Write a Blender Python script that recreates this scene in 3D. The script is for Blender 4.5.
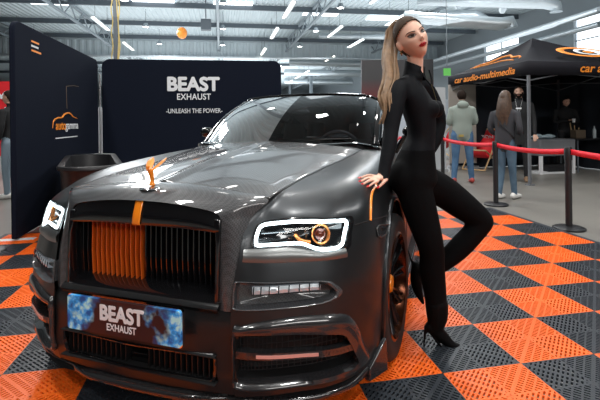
import bpy, bmesh, math, random
import numpy as np
from mathutils import Vector, Matrix
PI=math.pi
random.seed(4)
for o in list(bpy.data.objects): bpy.data.objects.remove(o)
scene=bpy.context.scene
COL=scene.collection
# ---------------------------------------------------------------- camera
YAW,ROLL=0.180995168,-0.0130337237
cy_,sy_=math.cos(YAW),math.sin(YAW); CR,SR=math.cos(ROLL),math.sin(ROLL)
FWD=Vector((sy_,cy_,0)); RT=Vector((cy_,-sy_,0)); UPV=Vector((0,0,1))
R2=CR*RT+SR*UPV; U2=-SR*RT+CR*UPV
CAM=Vector((-1.08026663,-2.00479335,1.29487139))
cd=bpy.data.cameras.new('camera'); cam=bpy.data.objects.new('camera',cd); COL.objects.link(cam)
cd.sensor_width=36; cd.lens=36*430.956326/600; cd.clip_start=.05; cd.clip_end=300; cd.shift_y=-79.67/600
cam.matrix_world=Matrix(((R2.x,U2.x,-FWD.x,CAM.x),(R2.y,U2.y,-FWD.y,CAM.y),(R2.z,U2.z,-FWD.z,CAM.z),(0,0,0,1)))
scene.camera=cam
# ---------------------------------------------------------------- light
scene.view_settings.view_transform='Standard'; scene.view_settings.look='None'
scene.view_settings.gamma=1; scene.view_settings.use_curve_mapping=False
scene.view_settings.exposure=0.0
wd=bpy.data.worlds.new('world'); scene.world=wd; wd.use_nodes=True
bg=wd.node_tree.nodes['Background']; bg.inputs[0].default_value=(.72,.80,.92,1); bg.inputs[1].default_value=.45
def area(name,loc,sx,sy,power,col=(1,.98,.95),rot=(0,0,0)):
    l=bpy.data.lights.new(name,'AREA'); l.shape='RECTANGLE'; l.size=sx; l.size_y=sy; l.energy=power; l.color=col
    o=bpy.data.objects.new(name,l); COL.objects.link(o); o.location=loc; o.rotation_euler=rot; return o
for lx in (-4.2,.6,5.4):
    for ly in (-4.5,.5,5.5): area('hall_and_fill_light',(lx,ly,7.6),.55,.55,170)
for lx in (-5,4.5): area('hall_and_fill_light',(lx,11,7.6),.8,3,330)
area('hall_and_fill_light',(-6,24,7.0),2,18,1600,(.93,.97,1))
area('hall_and_fill_light',(8,24,7.0),2,18,1600,(.93,.97,1))
area('hall_and_fill_light',(2.5,-9.5,5.2),7,1.0,330,(1,.97,.94),(1.15,0,.12))  # added fill from behind the camera to brighten her face; no fixture there
area('ceiling_fill',(-4,26,5.2),14,30,1500,(.90,.96,1),(PI,0,0))  # added upward fill that brightens the ceiling, not a fitted lamp
area('ceiling_fill',(9,18,5.2),10,22,800,(.90,.96,1),(PI,0,0))  # second added upward fill, right side of the hall, no fixture
area('hall_and_fill_light',(-2,55,7.0),14,20,6500,(.90,.96,1))  # broad fill added to lift the dark far hall beyond the bulkhead
area('ceiling_fill',(0,62,4.5),22,34,5200,(.90,.96,1),(PI,0,0))  # added upward fill for the far ceiling, no such lamp
# ---------------------------------------------------------------- materials
MATS={}
def mat(name,col=(.5,.5,.5),rough=.5,metal=0,coat=0,emit=None,es=0,alpha=1,spec=.5,sheen=0,bump=None,noise=None,crough=.03):
    """bump=(scale,strength); noise=(scale,colour2,contrast)"""
    if name in MATS: return MATS[name]
    m=bpy.data.materials.new(name); m.use_nodes=True; nt=m.node_tree; b=nt.nodes['Principled BSDF']
    b.inputs['Base Color'].default_value=(*col,1); b.inputs['Roughness'].default_value=rough; b.inputs['Metallic'].default_value=metal
    b.inputs['Coat Weight'].default_value=coat; b.inputs['Coat Roughness'].default_value=crough
    b.inputs['Specular IOR Level'].default_value=spec
    if sheen: b.inputs['Sheen Weight'].default_value=sheen
    if emit: b.inputs['Emission Color'].default_value=(*emit,1); b.inputs['Emission Strength'].default_value=es
    tc=nt.nodes.new('ShaderNodeTexCoord')
    if noise:
        n=nt.nodes.new('ShaderNodeTexNoise'); n.inputs['Scale'].default_value=noise[0]; n.inputs['Detail'].default_value=4
        nt.links.new(tc.outputs['Object'],n.inputs['Vector'])
        r=nt.nodes.new('ShaderNodeValToRGB'); r.color_ramp.elements[0].position=.5-noise[2]; r.color_ramp.elements[1].position=.5+noise[2]
        r.color_ramp.elements[0].color=(*col,1); r.color_ramp.elements[1].color=(*noise[1],1)
        nt.links.new(n.outputs['Fac'],r.inputs[0]); nt.links.new(r.outputs[0],b.inputs['Base Color'])
    if bump:
        n=nt.nodes.new('ShaderNodeTexNoise'); n.inputs['Scale'].default_value=bump[0]; n.inputs['Detail'].default_value=3
        nt.links.new(tc.outputs['Object'],n.inputs['Vector'])
        bp=nt.nodes.new('ShaderNodeBump'); bp.inputs['Strength'].default_value=bump[1]; bp.inputs['Distance'].default_value=.01
        nt.links.new(n.outputs['Fac'],bp.inputs['Height']); nt.links.new(bp.outputs[0],b.inputs['Normal'])
    MATS[name]=m; return m
def carbon(name,base=(.030,.031,.034),hi=(.085,.088,.094),scale=160,rough=.32,metal=.35):
    m=mat(name,base,rough,metal,coat=1,crough=.04); nt=m.node_tree; b=nt.nodes['Principled BSDF']
    tc=nt.nodes.new('ShaderNodeTexCoord'); mp=nt.nodes.new('ShaderNodeMapping'); mp.inputs['Rotation'].default_value=(.5,.3,PI/4)
    ck=nt.nodes.new('ShaderNodeTexChecker'); ck.inputs['Scale'].default_value=scale
    ck.inputs['Color1'].default_value=(*base,1); ck.inputs['Color2'].default_value=(*hi,1)
    nt.links.new(tc.outputs['Object'],mp.inputs[0]); nt.links.new(mp.outputs[0],ck.inputs[0]); nt.links.new(ck.outputs[0],b.inputs['Base Color'])
    return m
def glassy(name,tint=(.25,.25,.26),rough=.02,f0=.06):
    m=bpy.data.materials.new(name); m.use_nodes=True; nt=m.node_tree
    for n in list(nt.nodes): nt.nodes.remove(n)
    out=nt.nodes.new('ShaderNodeOutputMaterial'); mx=nt.nodes.new('ShaderNodeMixShader'); t=nt.nodes.new('ShaderNodeBsdfTransparent'); g=nt.nodes.new('ShaderNodeBsdfGlossy')
    lw=nt.nodes.new('ShaderNodeFresnel'); lw.inputs[0].default_value=1.52
    t.inputs[0].default_value=(*tint,1); g.inputs['Roughness'].default_value=rough
    nt.links.new(lw.outputs[0],mx.inputs[0]); nt.links.new(t.outputs[0],mx.inputs[1]); nt.links.new(g.outputs[0],mx.inputs[2]); nt.links.new(mx.outputs[0],out.inputs[0])
    MATS[name]=m; return m
def glow(name,col,s): return mat(name,(.8,.8,.8),.5,emit=col,es=s)
# ---------------------------------------------------------------- mesh helpers
class MB:
    def __init__(s): s.v=[]; s.f=[]; s.mi=[]; s.cur=0
    def add(s,v,f):
        o=len(s.v); s.v+= [tuple(map(float,p)) for p in v]; s.f+=[tuple(i+o for i in q) for q in f]; s.mi+=[s.cur]*len(f); return s
    def grid(s,P,cu=False,cv=False,keep=None):
        P=np.asarray(P,float); n,m=P.shape[:2]; f=[]
        for i in range(n if cu else n-1):
            for j in range(m if cv else m-1):
                if keep is not None and not keep[i,j]: continue
                a=i*m+j; b=((i+1)%n)*m+j; c=((i+1)%n)*m+(j+1)%m; d=i*m+(j+1)%m
                f.append((a,b,c,d))
        return s.add(P.reshape(-1,3),f)
    def box(s,c,d,rz=0,rx=0,ry=0):
        R=Matrix.Rotation(rz,3,'Z')@Matrix.Rotation(ry,3,'Y')@Matrix.Rotation(rx,3,'X'); v=[]
        for x in(-.5,.5):
            for y in(-.5,.5):
                for z in(-.5,.5): v.append(Vector(c)+R@Vector((x*d[0],y*d[1],z*d[2])))
        return s.add(v,[(0,1,3,2),(4,6,7,5),(0,4,5,1),(2,3,7,6),(0,2,6,4),(1,5,7,3)])
    def loft(s,secs,caps=True,closed=False):
        """secs: list of rings (each list of points)"""
        P=np.array(secs,float); n,m=P.shape[:2]; o=len(s.v); s.grid(P,cu=closed,cv=True)
        if caps and not closed:
            s.f.append(tuple(o+i for i in range(m))); s.f.append(tuple(o+(n-1)*m+i for i in reversed(range(m)))); s.mi+=[s.cur]*2
        return s
    def tube(s,path,r,seg=10,smooth=0,closed=False,caps=True,flat=None,ref=None):
        P=np.array(path,float); k=len(P)
        rr=np.array([r]*k if (np.isscalar(r) or isinstance(r,tuple)) else r,float)
        if rr.ndim==1: rr=np.stack([rr,rr],1)
        if smooth:
            P=crm(P,smooth,closed); rr=crm(rr,smooth,closed)
        n=len(P); T=np.roll(P,-1,0)-np.roll(P,1,0) if closed else np.gradient(P,axis=0)
        T/=np.linalg.norm(T,axis=1)[:,None]+1e-12
        up=np.array(ref if ref is not None else ((0,0,1) if abs(T[0][2])<.9 else (0,1,0)),float)
        rings=[]; N=up
        for i in range(n):
            if ref is not None: N=np.array(ref,float)
            N=N-T[i]*np.dot(N,T[i]); N/=np.linalg.norm(N)+1e-12; Bn=np.cross(T[i],N)
            rings.append([P[i]+N*rr[i][0]*math.cos(a)+Bn*rr[i][1]*math.sin(a) for a in [2*PI*j/seg for j in range(seg)]])
        return s.loft(rings,caps,closed)
    def lathe(s,prof,seg=24,c=(0,0,0),axis='Z'):
        rings=[]
        for r,h in prof:
            ring=[]
            for j in range(seg):
                a=2*PI*j/seg; p=(r*math.cos(a),r*math.sin(a),h)
                if axis=='X': p=(p[2],p[0],p[1])
                if axis=='Y': p=(p[0],p[2],p[1])
                ring.append((p[0]+c[0],p[1]+c[1],p[2]+c[2]))
            rings.append(ring)
        if prof[0][0]>.002: return s.loft(rings,False,closed=True)
        return s.loft(rings,True)
    def ell(s,c,r,seg=16,R=None):
        rings=[]
        for i in range(1,seg):
            t=PI*i/seg; ring=[]
            for j in range(seg*2):
                a=PI*j/seg; q=Vector((r[0]*math.sin(t)*math.cos(a),r[1]*math.sin(t)*math.sin(a),r[2]*math.cos(t)))
                if R is not None: q=R@q
                ring.append(tuple(Vector(c)+q))
            rings.append(ring)
        return s.loft(rings,True)
    def prism(s,poly,h0,h1,plane='XY'):
        n=len(poly)
        def mp(p,h): return (p[0],p[1],h) if plane=='XY' else ((p[0],h,p[1]) if plane=='XZ' else (h,p[0],p[1]))
        v=[mp(p,h0) for p in poly]+[mp(p,h1) for p in poly]
        return s.add(v,[tuple(range(n))[::-1],tuple(range(n,2*n))]+[(i,(i+1)%n,n+(i+1)%n,n+i) for i in range(n)])
    def mesh(s,name,mats,smooth=True,recalc=True,ang=40):
        me=bpy.data.meshes.new(name); me.from_pydata(s.v,[],s.f); 
        for m in (mats if isinstance(mats,(list,tuple)) else [mats]): me.materials.append(m)
        me.polygons.foreach_set('material_index',s.mi); me.update()
        if recalc:
            b=bmesh.new(); b.from_mesh(me); bmesh.ops.recalc_face_normals(b,faces=b.faces); b.to_mesh(me); b.free()
        if smooth:
            me.shade_smooth()
            try: me.set_sharp_from_angle(angle=math.radians(ang))
            except Exception: pass
        return me
    def build(s,name,mats,parent=None,bevel=0,smooth=True,solid=0,ang=40,recalc=True):
        o=bpy.data.objects.new(name,s.mesh(name,mats,smooth,recalc,ang)); COL.objects.link(o)
        if parent: o.parent=parent
        if solid: md=o.modifiers.new('s','SOLIDIFY'); md.thickness=solid; md.offset=-1
        if bevel: md=o.modifiers.new('b','BEVEL'); md.width=bevel; md.segments=2; md.limit_method='ANGLE'
        return o
def tag(o,label,cat,group=None):
    o['label']=label; o['category']=cat
    if group: o['group']=group
    return o
def struct(o): o['kind']='structure'; return o
def thing(name,label,cat,loc=(0,0,0),rz=0,group=None):
    o=bpy.data.objects.new(name,None); COL.objects.link(o); o.location=loc; o.rotation_euler=(0,0,rz); o.empty_display_size=.1
    return tag(o,label,cat,group)
def lab(o,l): o['label']=l; return o
def copy_tree(o,parent=None):
    c=o.copy(); COL.objects.link(c); c.parent=parent
    for ch in list(o.children): copy_tree(ch,c)
    return c
def text(name,s,size,m,parent,loc,rot,bold=0,ext=.001,align='CENTER',shear=0,sx=1,spacing=1):
    cu=bpy.data.curves.new(name,'FONT'); cu.body=s; cu.size=size; cu.extrude=ext; cu.offset=0; cu.align_x=align; cu.align_y='CENTER'; cu.shear=shear; cu.space_character=spacing
    t=bpy.data.objects.new(name,cu); COL.objects.link(t)
    dg=bpy.context.evaluated_depsgraph_get(); me=bpy.data.meshes.new_from_object(t.evaluated_get(dg)); bpy.data.objects.remove(t)
    if bold:
        bm=bmesh.new(); bm.from_mesh(me); geo=list(bm.verts)+list(bm.edges)+list(bm.faces); n0=bold
        for kz,(dx,dy) in enumerate(((n0,0),(-n0,0),(0,n0),(0,-n0),(n0*.7,n0*.7),(-n0*.7,n0*.7),(n0*.7,-n0*.7),(-n0*.7,-n0*.7))):
            r=bmesh.ops.duplicate(bm,geom=geo); bmesh.ops.translate(bm,vec=(dx,dy,(kz+1)*size*.0012),verts=[g for g in r['geom'] if isinstance(g,bmesh.types.BMVert)])
        bm.to_mesh(me); bm.free()
    me.materials.clear(); me.materials.append(m)
    o=bpy.data.objects.new(name,me); COL.objects.link(o); o.parent=parent; o.location=loc; o.rotation_euler=rot; o.scale=(sx,1,1); return o

def crm(P, n, closed=False):
    """catmull-rom refine along axis 0 of array [k,...], n samples per span"""
    P=np.asarray(P,float); k=len(P)
    if closed: idx=lambda i:P[i%k]
    else:
        E0=2*P[0]-P[1]; E1=2*P[-1]-P[-2]
        idx=lambda i: E0 if i<0 else (E1 if i>=k else P[i])
    out=[]
    for i in range(k if closed else k-1):
        a,b,c,d=idx(i-1),idx(i),idx(i+1),idx(i+2)
        for j in range(n):
            t=j/n
            out.append(.5*((2*b)+(c-a)*t+(2*a-5*b+4*c-d)*t*t+(3*b-a-3*c+d)*t**3))
    if not closed: out.append(P[-1])
    return np.array(out)
# waist plan of the car body (one side), front centre shell edge to tail
WAIST=[(.45,.02),(.52,.04),(.60,.075),(.70,.135),(.80,.20),(.885,.30),(.945,.425),(.97,.58),(.975,.80),(.98,1.1),(.97,1.6),(.96,2.2),(.96,2.9),(.97,3.6),(.965,4.2),(.93,4.7),(.84,5.0),(.6,5.18),(.3,5.24),(0,5.25)]
TOPS=[ # rows 6,7,8 explicit
((.475,.11,.86),(.50,.15,.92),(.54,.20,.965)),
((.54,.155,.882),(.54,.21,.935),(.545,.27,.975)),
((.625,.19,.888),(.59,.29,.955),(.555,.38,.985)),
((.70,.24,.890),(.65,.37,.965),(.565,.50,.997)),
((.785,.312,.892),(.71,.46,.975),(.575,.63,1.007)),
((.845,.41,.90),(.75,.56,.988),(.585,.76,1.015)),
((.888,.51,.915),(.785,.66,1.0),(.60,.90,1.025)),
((.905,.66,.93),(.81,.80,1.015),(.62,1.03,1.035)),
((.92,.84,.94),(.82,.95,1.025),(.64,1.16,1.045)),
((.93,1.1,.95),(.83,1.15,1.035),(.66,1.35,1.06)),
((.93,1.6,.955),(.84,1.6,1.045),(.70,1.65,1.08)),
((.93,2.2,.96),(.89,2.2,1.00),(.80,2.2,1.03)),
((.93,2.9,.96),(.89,2.9,1.00),(.78,2.9,1.03)),
((.935,3.6,.96),(.87,3.6,1.01),(.72,3.6,1.04)),
((.925,4.2,.95),(.84,4.2,1.00),(.66,4.2,1.03)),
((.88,4.65,.94),(.79,4.6,.98),(.60,4.55,1.0)),
((.79,4.93,.92),(.70,4.85,.96),(.50,4.7,.98)),
((.57,5.10,.91),(.50,5.0,.95),(.36,4.8,.975)),
((.28,5.16,.905),(.26,5.05,.945),(.18,4.85,.975)),
((0,5.17,.90),(0,5.05,.945),(0,4.87,.975)),
]
LOWZ=[.205,.30,.45,.60,.70,.80]
FR_IN=[.025,0,-.008,.002,.024,.055]
SD_IN=[.03,.012,0,0,0,.008]
def ctrl():
    W=np.array(WAIST); T=np.gradient(W,axis=0); T[0]=[.9,.25]; T[-1]=[-1,0]
    T/=np.linalg.norm(T,axis=1)[:,None]
    N=np.stack([-T[:,1],T[:,0]],1) # inward normal: for tangent (1,0) at the front, inward = +y
    cols=[]
    for i in range(len(W)):
        f=np.clip((7.5-i)/3,0,1)
        rows=[]
        for z,a,b in zip(LOWZ,FR_IN,SD_IN):
            d=a*f+b*(1-f)
            p=W[i]+N[i]*d
            if i==0: p=np.array([W[0,0]+max(0,z-.55)*.09, W[0,1]+a*.95])
            if i==len(W)-1: p[0]=0
            rows.append([p[0],p[1],z])
        rows+= [list(q) for q in TOPS[i]]
        cols.append(rows)
    return np.array(cols)
NS,NR=16,10
def body():
    C=ctrl()
    A=crm(C,NS)                       # along s
    B=crm(A.transpose(1,0,2),NR).transpose(1,0,2)
    return B                           # [s, r, 3]

# ---------------------------------------------------------------- the hall
concrete=mat('concrete',(.16,.153,.142),.38,noise=(.6,(.235,.225,.205),.25),bump=(3,.05))
ceil_m=mat('ceiling_sheet',(.55,.62,.65),.6)
steel=mat('grey_steel',(.28,.32,.35),.5,.2); steel_d=mat('dark_steel',(.10,.12,.14),.5,.2)
duct_m=mat('galvanised_duct',(.55,.60,.63),.35,.5)
wall_m=mat('wall_sheet',(.34,.38,.41),.6)
glowW=glow('daylight_panel',(.88,.95,1),2.2); glowL=glow('lamp_tube',(1,.93,.80),4); glowS=glow('spot_lamp',(1,.97,.92),18)
brass=mat('gold_housing',(.55,.42,.22),.4,.3)
f=MB(); f.add([(-45,-40,0),(30,-40,0),(30,95,0),(-45,95,0)],[(0,1,2,3)]); struct(f.build('floor',concrete))
c=MB(); x=-45; P=[]
while x<30:
    P+=[(x,8.3),(x+.12,8.3),(x+.17,8.36),(x+.29,8.36),(x+.34,8.3)]; x+=.34
P=np.array(P); G=np.array([[(a,yy,b) for yy in (-40,95)] for a,b in P]); c.grid(G); struct(c.build('ceiling',ceil_m,smooth=False))
w=MB(); w.add([(-45,95,0),(30,95,0),(30,95,8.4),(-45,95,8.4)],[(0,1,2,3)]); struct(w.build('wall_back',wall_m))
w=MB(); w.add([(-45,-40,0),(-45,95,0),(-45,95,8.4),(-45,-40,8.4)],[(0,1,2,3)]); struct(w.build('wall_left',wall_m))
w=MB(); w.add([(-45,-40,0),(30,-40,0),(30,-40,8.4),(-45,-40,8.4)],[(0,1,2,3)]); struct(w.build('wall_front',wall_m))
# right wall with window openings
WX=19.0
w=MB(); ys=[-40]; wins=[(15.2,19.6),(24.3,28.2)]
for a,b in wins:
    w.box((WX+.15,(ys[-1]+a)/2,4.2),(.3,a-ys[-1],8.4)); w.box((WX+.15,(a+b)/2,2.1),(.3,b-a,4.2)); w.box((WX+.15,(a+b)/2,7.75),(.3,b-a,1.3)); ys.append(b)
w.box((WX+.15,(ys[-1]+95)/2,4.2),(.3,95-ys[-1],8.4)); struct(w.build('wall_right',wall_m,smooth=False))
for k,(a,b) in enumerate(wins):
    w=MB(); w.box((WX+.22,(a+b)/2,5.65),(.03,b-a-.02,2.88)); o=struct(w.build('window_%d'%(k+1),glowW))
    w=MB()
    for q in range(3): w.box((WX+.12,a+(b-a)*q/2,5.65),(.08,.06,2.88))
    for q in range(3): w.box((WX+.12,(a+b)/2,4.22+2.86*q/2),(.08,b-a,.06))
    w.build('window_frame',steel,o)
# bulkhead band of corrugated sheet across the hall
w=MB(); P=[]; x=-45
while x<18.9:
    P+=[(x,35.5),(x+.2,35.5),(x+.28,35.42),(x+.48,35.42)]; x+=.56
w.grid(np.array([[(a,b,zz) for zz in (6.75,8.3)] for a,b in P])); struct(w.build('trim_1',mat('bulkhead_sheet',(.58,.65,.68),.6),smooth=False))
w=MB(); w.box((-13,35.3,6.75),(64,.5,.12)); w.box((-13,35.3,8.1),(64,.3,.10)); struct(w.build('trim_2',duct_m))
# purlins and primary beams
w=MB()
for yy in (14,19,24,29,34,42,50,60): w.box((-8,yy,8.1),(53.5,.16,.30))
struct(w.build('trim_3',steel_d))
def truss(x,name='trim_4',y0=6,y1=95):
    w=MB(); 
    w.box((x,(y0+y1)/2,8.15),(.16,y1-y0,.14)); w.box((x,(y0+y1)/2,7.35),(.14,y1-y0,.12))
    yy=y0
    while yy<y1-2:
        w.tube([(x,yy,7.35),(x,yy+1.1,8.12)],.04,6); w.tube([(x,yy+1.1,8.12),(x,yy+2.2,7.35)],.04,6); yy+=2.2
    return struct(w.build(name,steel,smooth=False))
for i,x in enumerate((-15.5,-9.5,-1.2,4.6,12.5)): truss(x,'trim_%d'%(i+4))
# columns along the far hall
w=MB()
for x in (-16,-2,12):
    for yy in (60,80): w.box((x,yy,4.1),(.4,.4,8.2))
struct(w.build('trim_10',steel,smooth=False))
# ceiling skylights
def skyl(x,y,sx,sy):
    w=MB(); w.box((x,y,8.22),(sx,sy,.05)); o=w.build('skylight_panel',glowW); return o
sk=[(-10.6,24.7),(-4.8,24),(-.3,24),(5.4,25.3),(10.,26),(-14.5,14),(2.5,12.5),(9.0,14),(-6,13)]
for i,(x,y) in enumerate(sk):
    o=skyl(x,y,2.3,1.1); o['kind']='structure'; o.name='trim_%d'%(20+i)
# long suspended lamps, rows running down the hall
def lamp():
    t=thing('strip_lamp','','lamp')
    w=MB(); w.prism([(-.16,0),(-.09,.12),(.09,.12),(.16,0),(.12,0),(.07,.08),(-.07,.08),(-.12,0)],-1.7,1.7,'XZ'); w.build('lamp_body',duct_m,t,smooth=False)
    w=MB(); w.box((0,0,.03),(.10,3.3,.04)); w.build('lamp_tube',glowL,t)
    for s in (-1.3,1.3): w=MB(); w.tube([(0,s,.12),(0,s,1.37)],.012,6); w.build('hanger',steel_d,t)
    return t
L0=lamp(); first=True
rows=[(-7.8,[24.5,32,41]),(2.4,[20,26,33.5]),(6.2,[16.5,25]),(8.9,[21,29,36.9,48,54,60]),(-14,[21,30,44]),(3.4,[42,49])]
desc={-7.8:'left of the cable pole',2.4:'above the black banner',6.2:'above the car roof',8.9:'in the long row left of the woman',-14:'at the ceiling far left',3.4:'low above the car roof line'}
pos=['nearest','second','third','fourth','fifth','farthest']
for x,yl in rows:
    for k,yy in enumerate(yl):
        o=L0 if first else copy_tree(L0); first=False
        o.location=(x,yy,6.95); o['label']='warm strip lamp %s, %s of its row'%(desc[x],pos[k] if k<len(yl)-1 else 'last'); o['group']='suspended strip lamps'
# small round high-bay lamps
S0=None
k=0
for xi,x in enumerate((-5.6,-.9,5.2)):
    for yi,yy in enumerate((20,26,32,44,54,66)):
        if S0 is None:
            S0=thing('spot_lamp','','lamp'); w=MB(); w.lathe([(.10,.25),(.16,.12),(.22,0),(.18,0),(.10,.1)],16); w.build('lamp_shade',steel,S0)
            w=MB(); w.lathe([(.001,.01),(.17,.01),(.17,.03),(.001,.03)],16); w.build('lamp_lens',glowS,S0); w=MB(); w.tube([(0,0,.25),(0,0,1.12)],.012,6); w.build('hanger',steel_d,S0); o=S0
        else: o=copy_tree(S0)
        o.location=(x,yy,7.2); o['label']='small round ceiling lamp in the %s row, %s from the front'%(('left','middle','right')[xi],('first','second','third','fourth','fifth','sixth')[yi]); o['group']='round ceiling lamps'
for rn,xx in (('left',-5.6),('middle',-.9),('right',3.6)):
    for pn_,yy in (('farthest behind',-13),('second behind',-8),('just behind',-3.5),('just past',3),('high in front of',9)):
        o=copy_tree(S0); o.location=(xx,yy,7.2); o['label']='round ceiling lamp of the %s overhead row, %s the viewer'%(rn,pn_); o['group']='round ceiling lamps overhead'
# ventilation ducts
def duct(path,r,label):
    w=MB(); w.tube(path,r,14,smooth=0); L=np.array(path[0]);E=np.array(path[-1]); n=int(np.linalg.norm(E-L)/2.2)
    for i in range(1,n): 
        p=L+(E-L)*i/n; d=(E-L)/np.linalg.norm(E-L)*.05; w.tube([p-d,p+d],r*1.06,14)
    return tag(w.build('ventilation_duct',duct_m,ang=60),label,'duct')
duct([(11.094,20.166,7.113),(11.297,17.079,6.314),(11.772,16.992,5.967),(11.769,16.992,5.772)],.22,'silver air duct with bent end above the tent, left one')
duct([(6.952,15.841,5.790),(9.788,13.289,4.992),(10.178,13.217,5.065),(10.213,13.211,4.828)],.26,'silver air duct reaching right from behind the woman to a bent end')
duct([(9.441,19.452,7.579),(12.288,13.848,6.062),(12.738,13.765,5.930),(12.735,13.766,5.680)],.25,'topmost silver air duct above the tent, bent down at its right end')
duct([(15.649,31.532,5.865),(12.808,11.719,5.246)],.13,'thin silver pipe rising right above the tent')
duct([(17.133,35.327,5.635),(13.668,12.579,4.940)],.12,'lower thin silver pipe rising right just above the tent peak')
duct([(6.677,31.140,7.927),(12.063,28.121,7.385)],.22,'silver air duct left of the woman, upper one')
duct([(6.071,42.434,7.399),(16.135,37.542,6.560)],.35,'long silver duct above the car roof, middle one')
duct([(7.016,52.427,7.487),(17.846,47.395,6.759)],.4,'long silver duct just above the car roof, lower one')
duct([(9.206,67.275,7.714),(21.719,60.919,6.868)],.45,'lowest silver duct touching the car roof line')
duct([(-16.140,31.249,7.855),(-15.185,31.075,7.564)],.3,'silver duct at the upper left corner of the hall')
# cable column beside the banner
t=thing('cable_pole','dark vertical pole wrapped with yellow cables above the black banner','pole',(-4.9,15,0))
w=MB(); w.box((0,0,4.1),(.14,.14,8.2)); w.build('pole',steel_d,t)
w=MB()
for s,cx in ((1,.1),(2,.14),(3,-.1)): w.tube([(cx+.03*math.sin(k*s),-.1,1+k*.45) for k in range(16)],.022,6,smooth=3)
lab(w.build('cable',mat('yellow_cable',(.55,.42,.16),.5),t),'yellow cable')
w=MB(); w.ell((-2.988,20.710,5.831),(.26,.26,.30)); tag(w.build('balloon',mat('orange_balloon',(.9,.28,.03),.3)),'small orange balloon floating under the ceiling above the black banner','balloon')
w=MB(); p=(-1.778,20.488,6.224); w.box(p,(.5,.4,.55)); w.tube([(p[0],p[1],p[2]+.2),(p[0],p[1],8.2)],.03,6); tag(w.build('ceiling_speaker',steel_d,bevel=.05),'dark boxy loudspeaker hanging from the ceiling above the black banner','speaker')
# distant dark screen behind the woman
t=thing('display_screen','dark rectangular display panel with a red lower edge behind the woman','screen',(6.069,15.043,0.000))
p0=Vector((3.414,11.405,3.229)); p1=Vector((5.714,10.984,3.166)); bt=Vector((3.400,11.408,2.092))
red_scr=mat('dark_red_panel',(.02,.018,.02),.35); nt=red_scr.node_tree; b=nt.nodes['Principled BSDF']; tc=nt.nodes.new('ShaderNodeTexCoord'); sp=nt.nodes.new('ShaderNodeSeparateXYZ'); rp=nt.nodes.new('ShaderNodeValToRGB')
rp.color_ramp.elements[0].color=(.10,.004,.007,1); rp.color_ramp.elements[1].color=(.02,.02,.024,1); rp.color_ramp.elements[0].position=.30; rp.color_ramp.elements[1].position=.62
nt.links.new(tc.outputs['Generated'],sp.inputs[0]); nt.links.new(sp.outputs[2],rp.inputs[0]); nt.links.new(rp.outputs[0],b.inputs['Base Color'])
w=MB(); cc=(p0+p1)/2; L=(p1-p0).length; az=math.atan2((p1-p0).y,(p1-p0).x); t.location=(cc.x,cc.y,0); t.rotation_euler=(0,0,az)
w.box((0,0,(bt.z+p0.z)/2-.25),(L,.08,p0.z-bt.z+.5)); w.build('panel',red_scr,t,bevel=.01)
w=MB(); zb=bt.z-.5
for s in (-1,1): w.box((s*(L/2-.15),0,zb/2),(.1,.1,zb)); w.box((s*(L/2-.15),0,.03),(.5,.5,.06))
w.build('stand',steel_d,t)

# ---------------------------------------------------------------- floor mat of ribbed tiles
TS=.44; TH=.014
def clip_strip(poly,n,lo,hi):
    for s,d in ((1,lo),(-1,-hi)):
        out=[]
        for i in range(len(poly)):
            a,b=poly[i],poly[(i+1)%len(poly)]; da=s*(a[0]*n[0]+a[1]*n[1])-d; db=s*(b[0]*n[0]+b[1]*n[1])-d
            if da>=0: out.append(a)
            if da*db<0: t=da/(da-db); out.append((a[0]+(b[0]-a[0])*t,a[1]+(b[1]-a[1])*t))
        poly=out
        if len(poly)<3: return []
    return poly
def tile_tpl():
    w=MB(); q=TS/2; R=math.sqrt(.5)
    def ext(poly,top,low=0.002):
        n=len(poly)
        if n<3: return
        w.add([(a,b,low) for a,b in poly]+[(a,b,top) for a,b in poly],[tuple(range(n,2*n))]+[(i,(i+1)%n,n+(i+1)%n,n+i) for i in range(n)])
    for qi in range(2):
        for qj in range(2):
            x0,y0=qi*q,qj*q; sq=[(x0,y0),(x0+q,y0),(x0+q,y0+q),(x0,y0+q)]
            d=(R,R) if (qi+qj)%2 else (R,-R); n=(-d[1],d[0]) ; 
            c0=(x0+q/2)*n[0]+(y0+q/2)*n[1]; e0=(x0+q/2)*d[0]+(y0+q/2)*d[1]
            for k in range(-8,9): ext(clip_strip(sq,n,c0+k*.0205-.0052,c0+k*.0205+.0052),TH)
            for k in range(-4,5):
                hw=.009 if k==0 else .0045
                ext(clip_strip(sq,d,e0+k*.040-hw,e0+k*.040+hw),TH-.0004)
    e=.006
    for a in (0,q,TS):
        lo,hi=max(0,a-e),min(TS,a+e)
        ext([(lo,0),(hi,0),(hi,TS),(lo,TS)],TH+.0001 if a in(0,TS) else TH-.0002); ext([(0,lo),(TS,lo),(TS,hi),(0,hi)],TH+.0001 if a in(0,TS) else TH-.0002)
    return w
tp=tile_tpl(); TV=np.array(tp.v); mw=MB()
or_m=mat('orange_tile',(.95,.15,.012),.42,bump=(60,.05)); dk_m=mat('graphite_tile',(.030,.036,.045),.42,bump=(60,.05))
V=[];Fc=[];MI=[]; off=0; nv=len(TV)
fa_=[tuple(f) for f in tp.f]
IU0,IU1,IV0,IV1=-7.5,6.1,-4,8
for iu in range(-8,7):
    for iv in range(-5,9):
        x0,y0=iu*TS,iv*TS
        if x0<-3.55 or x0>2.3: continue
        if iv>7: continue
        V.append(TV+[x0,y0,0]); Fc+=[tuple(i+off for i in f) for f in fa_]; MI+=[(0 if (iu+iv)%2 else 1)]*len(fa_); off+=nv
mw.v=[tuple(p) for p in np.concatenate(V)]; mw.f=Fc; mw.mi=MI
XL,XR,YB=-8*TS,6*TS,8*TS
mw.cur=1
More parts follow.
